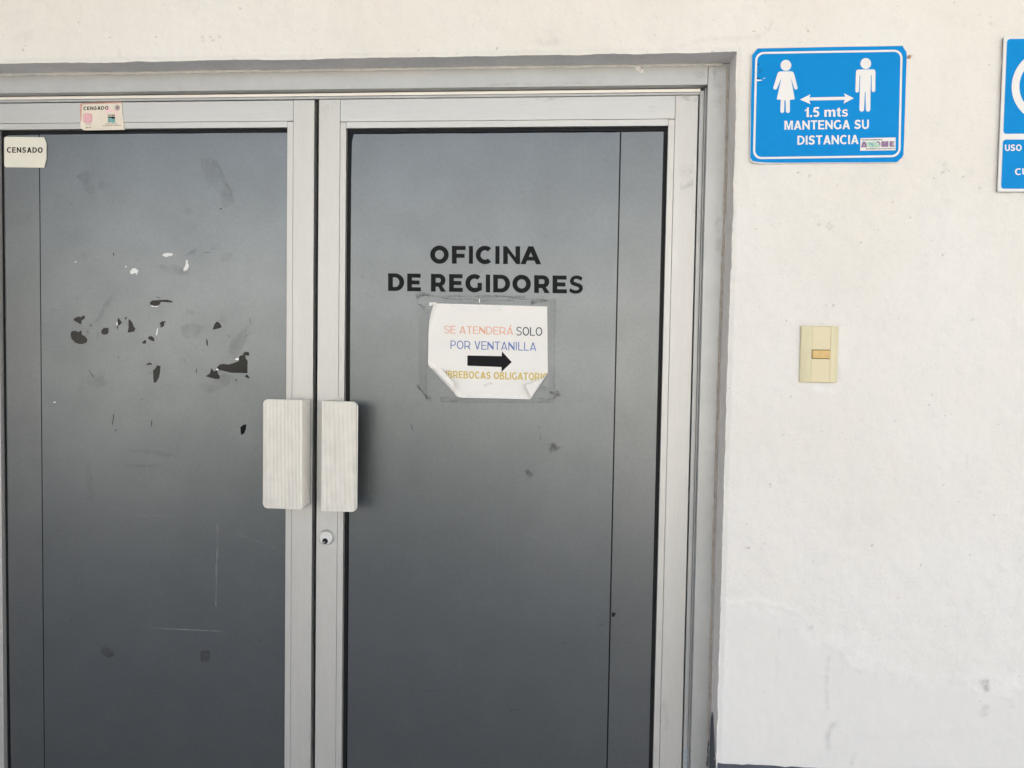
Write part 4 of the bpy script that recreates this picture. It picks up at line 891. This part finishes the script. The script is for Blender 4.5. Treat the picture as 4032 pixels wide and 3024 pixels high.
ztext('printed_word', 'Censos', M['greyp'], s1, YK-.0003, 9, 505, 722, 1115, 1112, 1078, .01)
ztext('printed_word', '2014', M['greyp'], s1, YK-.0003, 9, 522, 722, 1245, 1240, 1185, .02)
slab('printed_emblem', [P(9, [(1335, 752), (1592, 745), (1600, 1028), (1340, 1032)], YK)], YK-.0002, 0, M['black'], s1)
for k in range(4):
    y0 = 870+k*40; wv = [(1345+i*25, y0+10*math.sin(i*1.3)+i*6) for i in range(11)]
    slab('printed_wave', [strip(P(9, wv, YK), .0020)], YK-.0003, 0, M['teal'], s1)
zword('printed_word', 'INEGI', M['stick'], s1, YK-.0003, 9, 1350, 1590, 832, 828, 762, wt=.2, gap=.1)
ztext('printed_word', 'INSTITUTO NACIONAL', M['greyp'], s1, YK-.0003, 9, 1240, 1695, 1108, 1102, 1076, .03)
ztext('printed_word', 'DE ESTADISTICA Y GEOGRAFIA', M['greyp'], s1, YK-.0003, 9, 1140, 1812, 1170, 1155, 1135, .03)
c_ = U(9, 1680, 500, YK)
slab('printed_seal', [circ(c_[0], c_[1], .0060, 28)], YK-.0002, 0, M['greyp'], s1)
slab('printed_seal', [circ(c_[0], c_[1], .0052, 28)], YK-.0003, 0, M['taupe'], s1)
slab('printed_seal', [rag(circ(c_[0]+.0005, c_[1], .0028, 10), .0008, 1)], YK-.0004, 0, M['greyp'], s1)
YK2 = YG-.0025
s2 = thing('sticker', 'plain off-white CENSADO sticker at the upper left corner of the left door glass', 'sticker', (U(10, 700, 1200, YK2)[0], YK2, U(10, 700, 1200, YK2)[1]))
slab('sticker_sheet', [P(10, [(125, 350), (135, 315), (170, 292), (700, 296), (1305, 303), (1345, 385), (1382, 490), (1380, 935), (1345, 1080), (1315, 1208), (700, 1204), (185, 1197), (145, 1180), (125, 1140)], YK2)], YK2, .0004, M['stickw'], s2)
zword('printed_word', 'CENSADO', M['black'], s2, YK2-.0003, 10, 203, 1268, 762, 768, 600, wt=.20, gap=.14)

# ------------------------------------------------------------------ distance sign
YW = -.0050
sg = thing('wall_sign', 'blue keep-your-distance sign with woman, man and double arrow, MANTENGA SU DISTANCIA', 'sign', (U(3, 1010, 838, YW)[0], YW, U(3, 1010, 838, YW)[1]))
outl = [(572, 158), (592, 138), (1000, 130), (1477, 122), (1480, 132), (1500, 160), (1502, 200), (1492, 500), (1482, 788), (1468, 812), (1440, 836), (1000, 838), (600, 842), (560, 832), (543, 805), (548, 500), (556, 180)]
slab('sign_board', [P(3, outl, YW)], YW, .0048, M['pvc'], sg)
slab('blue_face', [rag(P(3, [(575, 160), (593, 140), (1000, 132), (1475, 124), (1478, 133), (1497, 162), (1499, 200), (1489, 500), (1479, 786), (1465, 809), (1438, 832), (1000, 834), (640, 834), (590, 830), (560, 824), (547, 803), (551, 500), (559, 182)], YW-.0003), .0003, 3)], YW-.0003, 0, M['blue'], sg)
def quadmap(q, z, Y):
    """q: corner pixels tl,tr,br,bl -> function from unit square (x right, y down)"""
    def f(a, b): x = (q[0][0]*(1-a)+q[1][0]*a)*(1-b)+(q[3][0]*(1-a)+q[2][0]*a)*b; y = (q[0][1]*(1-a)+q[1][1]*a)*(1-b)+(q[3][1]*(1-a)+q[2][1]*a)*b; return U(z, x, y, Y)
    return f
YW2 = YW-.0006
def rloop(q, ins, r, W, H):
    f = quadmap(q, 3, YW2); l = rrect(ins, W-ins, ins, H-ins, r, 8); return [f(x/W, z/H) for x, z in l]
bq = [(578, 162), (1474, 147), (1460, 801), (563, 814)]
slab('white_border', [rloop(bq, 0, 52, 890, 650), rloop(bq, 12.5, 41, 890, 650)], YW2, 0, M['signw'], sg)
def pic(name, pts, it=0): slab(name, [rnd(P(3, pts, YW2), it) if it else P(3, pts, YW2)], YW2, 0, M['signw'], sg)
for cx, cy in ((764, 243), (1250, 232)):
    slab('pictogram_head', [[U(3, cx+32.5*math.cos(a), cy+33.5*math.sin(a), YW2) for a in np.linspace(0, 2*math.pi, 33)[:-1]]], YW2, 0, M['signw'], sg)
pic('woman_pictogram', [(730, 280), (798, 279), (808, 284), (814, 296), (835, 378), (833, 387), (826, 391), (818, 388), (814, 382), (794, 318), (818, 449), (788, 453), (788, 522), (784, 530), (776, 533), (768, 530), (764, 523), (762, 456), (755, 456), (753, 523), (749, 530), (741, 533), (733, 530), (730, 523), (733, 452), (708, 450), (737, 318), (711, 381), (706, 388), (698, 391), (690, 388), (687, 379), (712, 296), (718, 284)])
pic('man_pictogram', [(1204, 269), (1296, 267), (1305, 271), (1309, 282), (1307, 396), (1303, 403), (1296, 406), (1289, 403), (1286, 396), (1285, 303), (1281, 303), (1277, 512), (1273, 521), (1264, 525), (1254, 521), (1250, 512), (1248, 404), (1244, 404), (1239, 512), (1236, 521), (1226, 525), (1215, 521), (1211, 512), (1216, 304), (1212, 304), (1208, 398), (1204, 406), (1197, 409), (1190, 406), (1187, 398), (1190, 284), (1194, 272)])
pic('double_arrow', [(850, 451), (914, 418), (906, 438), (1124, 434), (1118, 413), (1178, 443), (1114, 475), (1122, 453), (906, 457), (914, 479)])
zword('printed_line', '1.5 mts', M['signw'], sg, YW2, 3, 879, 1143, 558, 554, 499, wt=.20, gap=.10)
zword('printed_line', 'MANTENGA SU', M['signw'], sg, YW2, 3, 755, 1269, 635, 629, 580, wt=.185, gap=.09)
zword('printed_line', 'DISTANCIA', M['signw'], sg, YW2, 3, 834, 1206, 726, 721, 671, wt=.185, gap=.09)
for pts in ([(597, 268), (622, 266), (600, 272)], [(598, 283), (618, 280), (600, 287)], [(590, 318), (612, 322), (590, 326)], [(628, 319), (640, 320), (630, 326)], [(590, 232), (606, 236), (590, 240)]):
    slab('scrape', [rag(P(3, pts, YW2), .0003)], YW2-.0001, 0, M['gasket'] if pts[0][0] < 600 else M['signw'], sg)
slab('scrape', [rag(P(3, [(585, 328), (625, 334), (588, 340)], YW2), .0003)], YW2-.0001, 0, M['signw'], sg)
slab('scrape', [rag(P(3, [(548, 812), (565, 829), (620, 834), (660, 838), (600, 842), (560, 834), (545, 820)], YW2), .0006)], YW2-.0001, 0, M['pvc'], sg)
# city sticker on it
YC = YW2-.0004
cs = thing('sticker', 'small white sticker with purple letters in the lower right corner of the distance sign', 'sticker', (U(11, 1000, 780, YC)[0], YC, U(11, 1000, 780, YC)[1]))
slab('sticker_sheet', [P(11, [(410, 372), (1590, 350), (1582, 780), (398, 797)], YC)], YC, .0003, M['signw'], cs)
YC2 = YC-.0002
zword('printed_word', 'TRANSFORMANDO', M['black'], cs, YC2, 11, 452, 1142, 455, 447, 412, wt=.26, gap=.22)
slab('printed_patch', [rnd(P(11, [(560, 500), (950, 478), (1060, 620), (1085, 690), (700, 700), (620, 620)], YC2), 1)], YC2, 0, M['mint'], cs)
slab('printed_patch', [rag(P(11, [(690, 540), (740, 525), (790, 560), (850, 530), (830, 575), (850, 620), (820, 660), (780, 640), (800, 600), (720, 590)], YC2-.0001), .0004)], YC2-.0001, 0, M['teal'], cs)
zword('printed_word', 'A', M['purple'], cs, YC2-.0001, 11, 425, 635, 684, 682, 490, wt=.32)
slab('printed_word', [P(11, [(930, 488), (1010, 480), (1065, 510), (1082, 570), (1070, 640), (1040, 600), (1040, 560), (1015, 530), (960, 520)], YC2)], YC2-.0001, 0, M['purple'], cs)
zword('printed_word', 'ME', M['purple'], cs, YC2-.0001, 11, 1110, 1552, 667, 662, 478, wt=.30, gap=.14)
ztext('printed_word', 'Escribiendo una nueva historia', M['black'], cs, YC2, 11, 598, 1550, 752, 738, 705, .02)

# ------------------------------------------------------------------ face-mask sign at the right edge
YV = -.0075
s3 = thing('wall_sign', 'white board with two blue panels and a white ring, cut off at the right edge', 'sign', (U(12, 796, 1560, YV)[0], YV, U(12, 796, 1560, YV)[1]))
def up(x, y): return U(12, x, y, YV)
A0, A1 = up(368, 104), up(303, 1552); cxs = up(796, 560)[0]; ztop, zbot = (A0[1]), (A1[1]); xl = (A0[0]+A1[0])/2; xr_ = 2*cxs-xl
box('sign_board', xl, xr_, YV, -.0040, zbot, ztop, M['signw'], s3, .0004)
box('sign_backing', xl+.0008, xr_-.0008, -.0039, -.0002, zbot+.0005, ztop-.0008, M['foamcore'], s3)
bl0 = (up(392, 300)[0]+up(357, 1000)[0])/2
def pan(x0, z0, z1): return rrect(x0, 2*cxs-x0, z0, z1, .0055, 6)
bx = xl+(up(392, 200)[0]-up(364, 200)[0])
slab('blue_panel', [pan(bx, up(360, 1012)[1], up(392, 128)[1])], YV-.0004, 0, M['blue'], s3)
slab('blue_panel', [pan(bx, up(330, 1525)[1], up(350, 1067)[1])], YV-.0004, 0, M['blue'], s3)
rc = up(796, 560); rr_ = up(796, 560)[0]-up(433, 560)[0]; ri_ = up(796, 560)[0]-up(505, 560)[0]
slab('white_ring', [circ(rc[0], rc[1], rr_, 72), circ(rc[0], rc[1], ri_, 72)], YV-.0008, 0, M['signw'], s3)
zword('printed_line', 'USO OBLIGATORIO DE', M['signw'], s3, YV-.0008, 12, 372, 1220, 1172, 1168, 1112, wt=.19, gap=.09)
zword('printed_line', 'CUBREBOCAS', M['signw'], s3, YV-.0008, 12, 465, 1127, 1397, 1393, 1335, wt=.19, gap=.09)

# ------------------------------------------------------------------ light switch
YT = -.008
sw = thing('light_switch', 'ivory light switch plate with amber rocker on the white wall below the distance sign', 'light switch', (U(7, 945, 1272, YT)[0], 0, U(7, 945, 1272, YT)[1]))
def swx(x): return (U(7, x, 500, YT)[0]+U(7, x-4, 1100, YT)[0])/2
swt, swb = UZ(YT, (3000+640/4.1467, 1200+350/4.1467), (3000+1258/4.1467, 1200+342/4.1467)), UZ(YT, (3000+640/4.1467, 1200+1270/4.1467), (3000+1250/4.1467, 1200+1272/4.1467))
xa, xb_, xc, xd = swx(636), swx(813), swx(1117), swx(1258)
prof = [(xa, -.0002), (xa, -.0030), (xa+.0012, -.0046)]+[(xa+.0012+(xb_-xa-.0012)*t, -.0046-.0042*math.sin(t*math.pi/2)) for t in (.25, .5, .75, .97)]
prof += [(xb_, -.0086), (xb_+.0001, -.0076), (xc-.0001, -.0076), (xc, -.0086)]
prof += [(xc+(xd-.0012-xc)*t, -.0046-.0042*math.cos(t*math.pi/2)) for t in (.03, .25, .5, .75, 1.)]+[(xd, -.0030), (xd, -.0002)]
n_ = len(prof); v = [(x, y, swb) for x, y in prof]+[(x, y, swb+.0010) for x, y in prof]+[(x, y, swt-.0010) for x, y in prof]+[(x, y, swt) for x, y in prof]
for i, q_ in enumerate(prof): v[i] = (q_[0], min(-.0002, q_[1]+.001), swb); v[3*n_+i] = (q_[0], min(-.0002, q_[1]+.001), swt)
f = [(r_*n_+i, r_*n_+i+1, (r_+1)*n_+i+1, (r_+1)*n_+i) for r_ in range(3) for i in range(n_-1)]+[list(range(n_))[::-1], [3*n_+i for i in range(n_)]]
mesh('cover_plate', v, f, M['ivory'], sw)
zra, zrb = U(7, 960, 738, YT)[1], U(7, 960, 880, YT)[1]
box('blank_insert', xb_+.0004, xc-.0004, -.0084, -.0070, zra+.0005, swt-.0012, M['ivory2'], sw, .0003)
box('blank_insert', xb_+.0004, xc-.0004, -.0084, -.0070, swb+.0012, zrb-.0005, M['ivory2'], sw, .0003)
box('rocker_slot', xb_+.0004, xc-.0004, -.0078, -.0070, zrb-.0004, zra+.0004, M['gasket'], sw)
bm = bmesh.new(); bmesh.ops.create_cube(bm, size=1)
for q_ in bm.verts: q_.co = Vector(((xb_+xc)/2+q_.co.x*(xc-xb_-.0018), -.0092+q_.co.y*.004-(.0007 if q_.co.z < 0 else 0), (zra+zrb)/2+q_.co.z*(zra-zrb-.0014)))
bmesh.ops.bevel(bm, geom=list(bm.edges), offset=.0006, segments=3, affect='EDGES'); bmo('rocker', bm, M['rocker'], sw)

# ------------------------------------------------------------------ broken plastic wall plug beside the sign
pg = U(3, 1514, 190, -.004); pl_ = lathe('wall_plug', pg[0], pg[1], [(.0034, .001), (.0036, -.004), (.0026, -.0056), (.0014, -.0050)], M['plug'], None, 12)
pl_['label'] = 'small brown broken plug sticking out of the wall beside the distance sign'; pl_['category'] = 'wall plug'
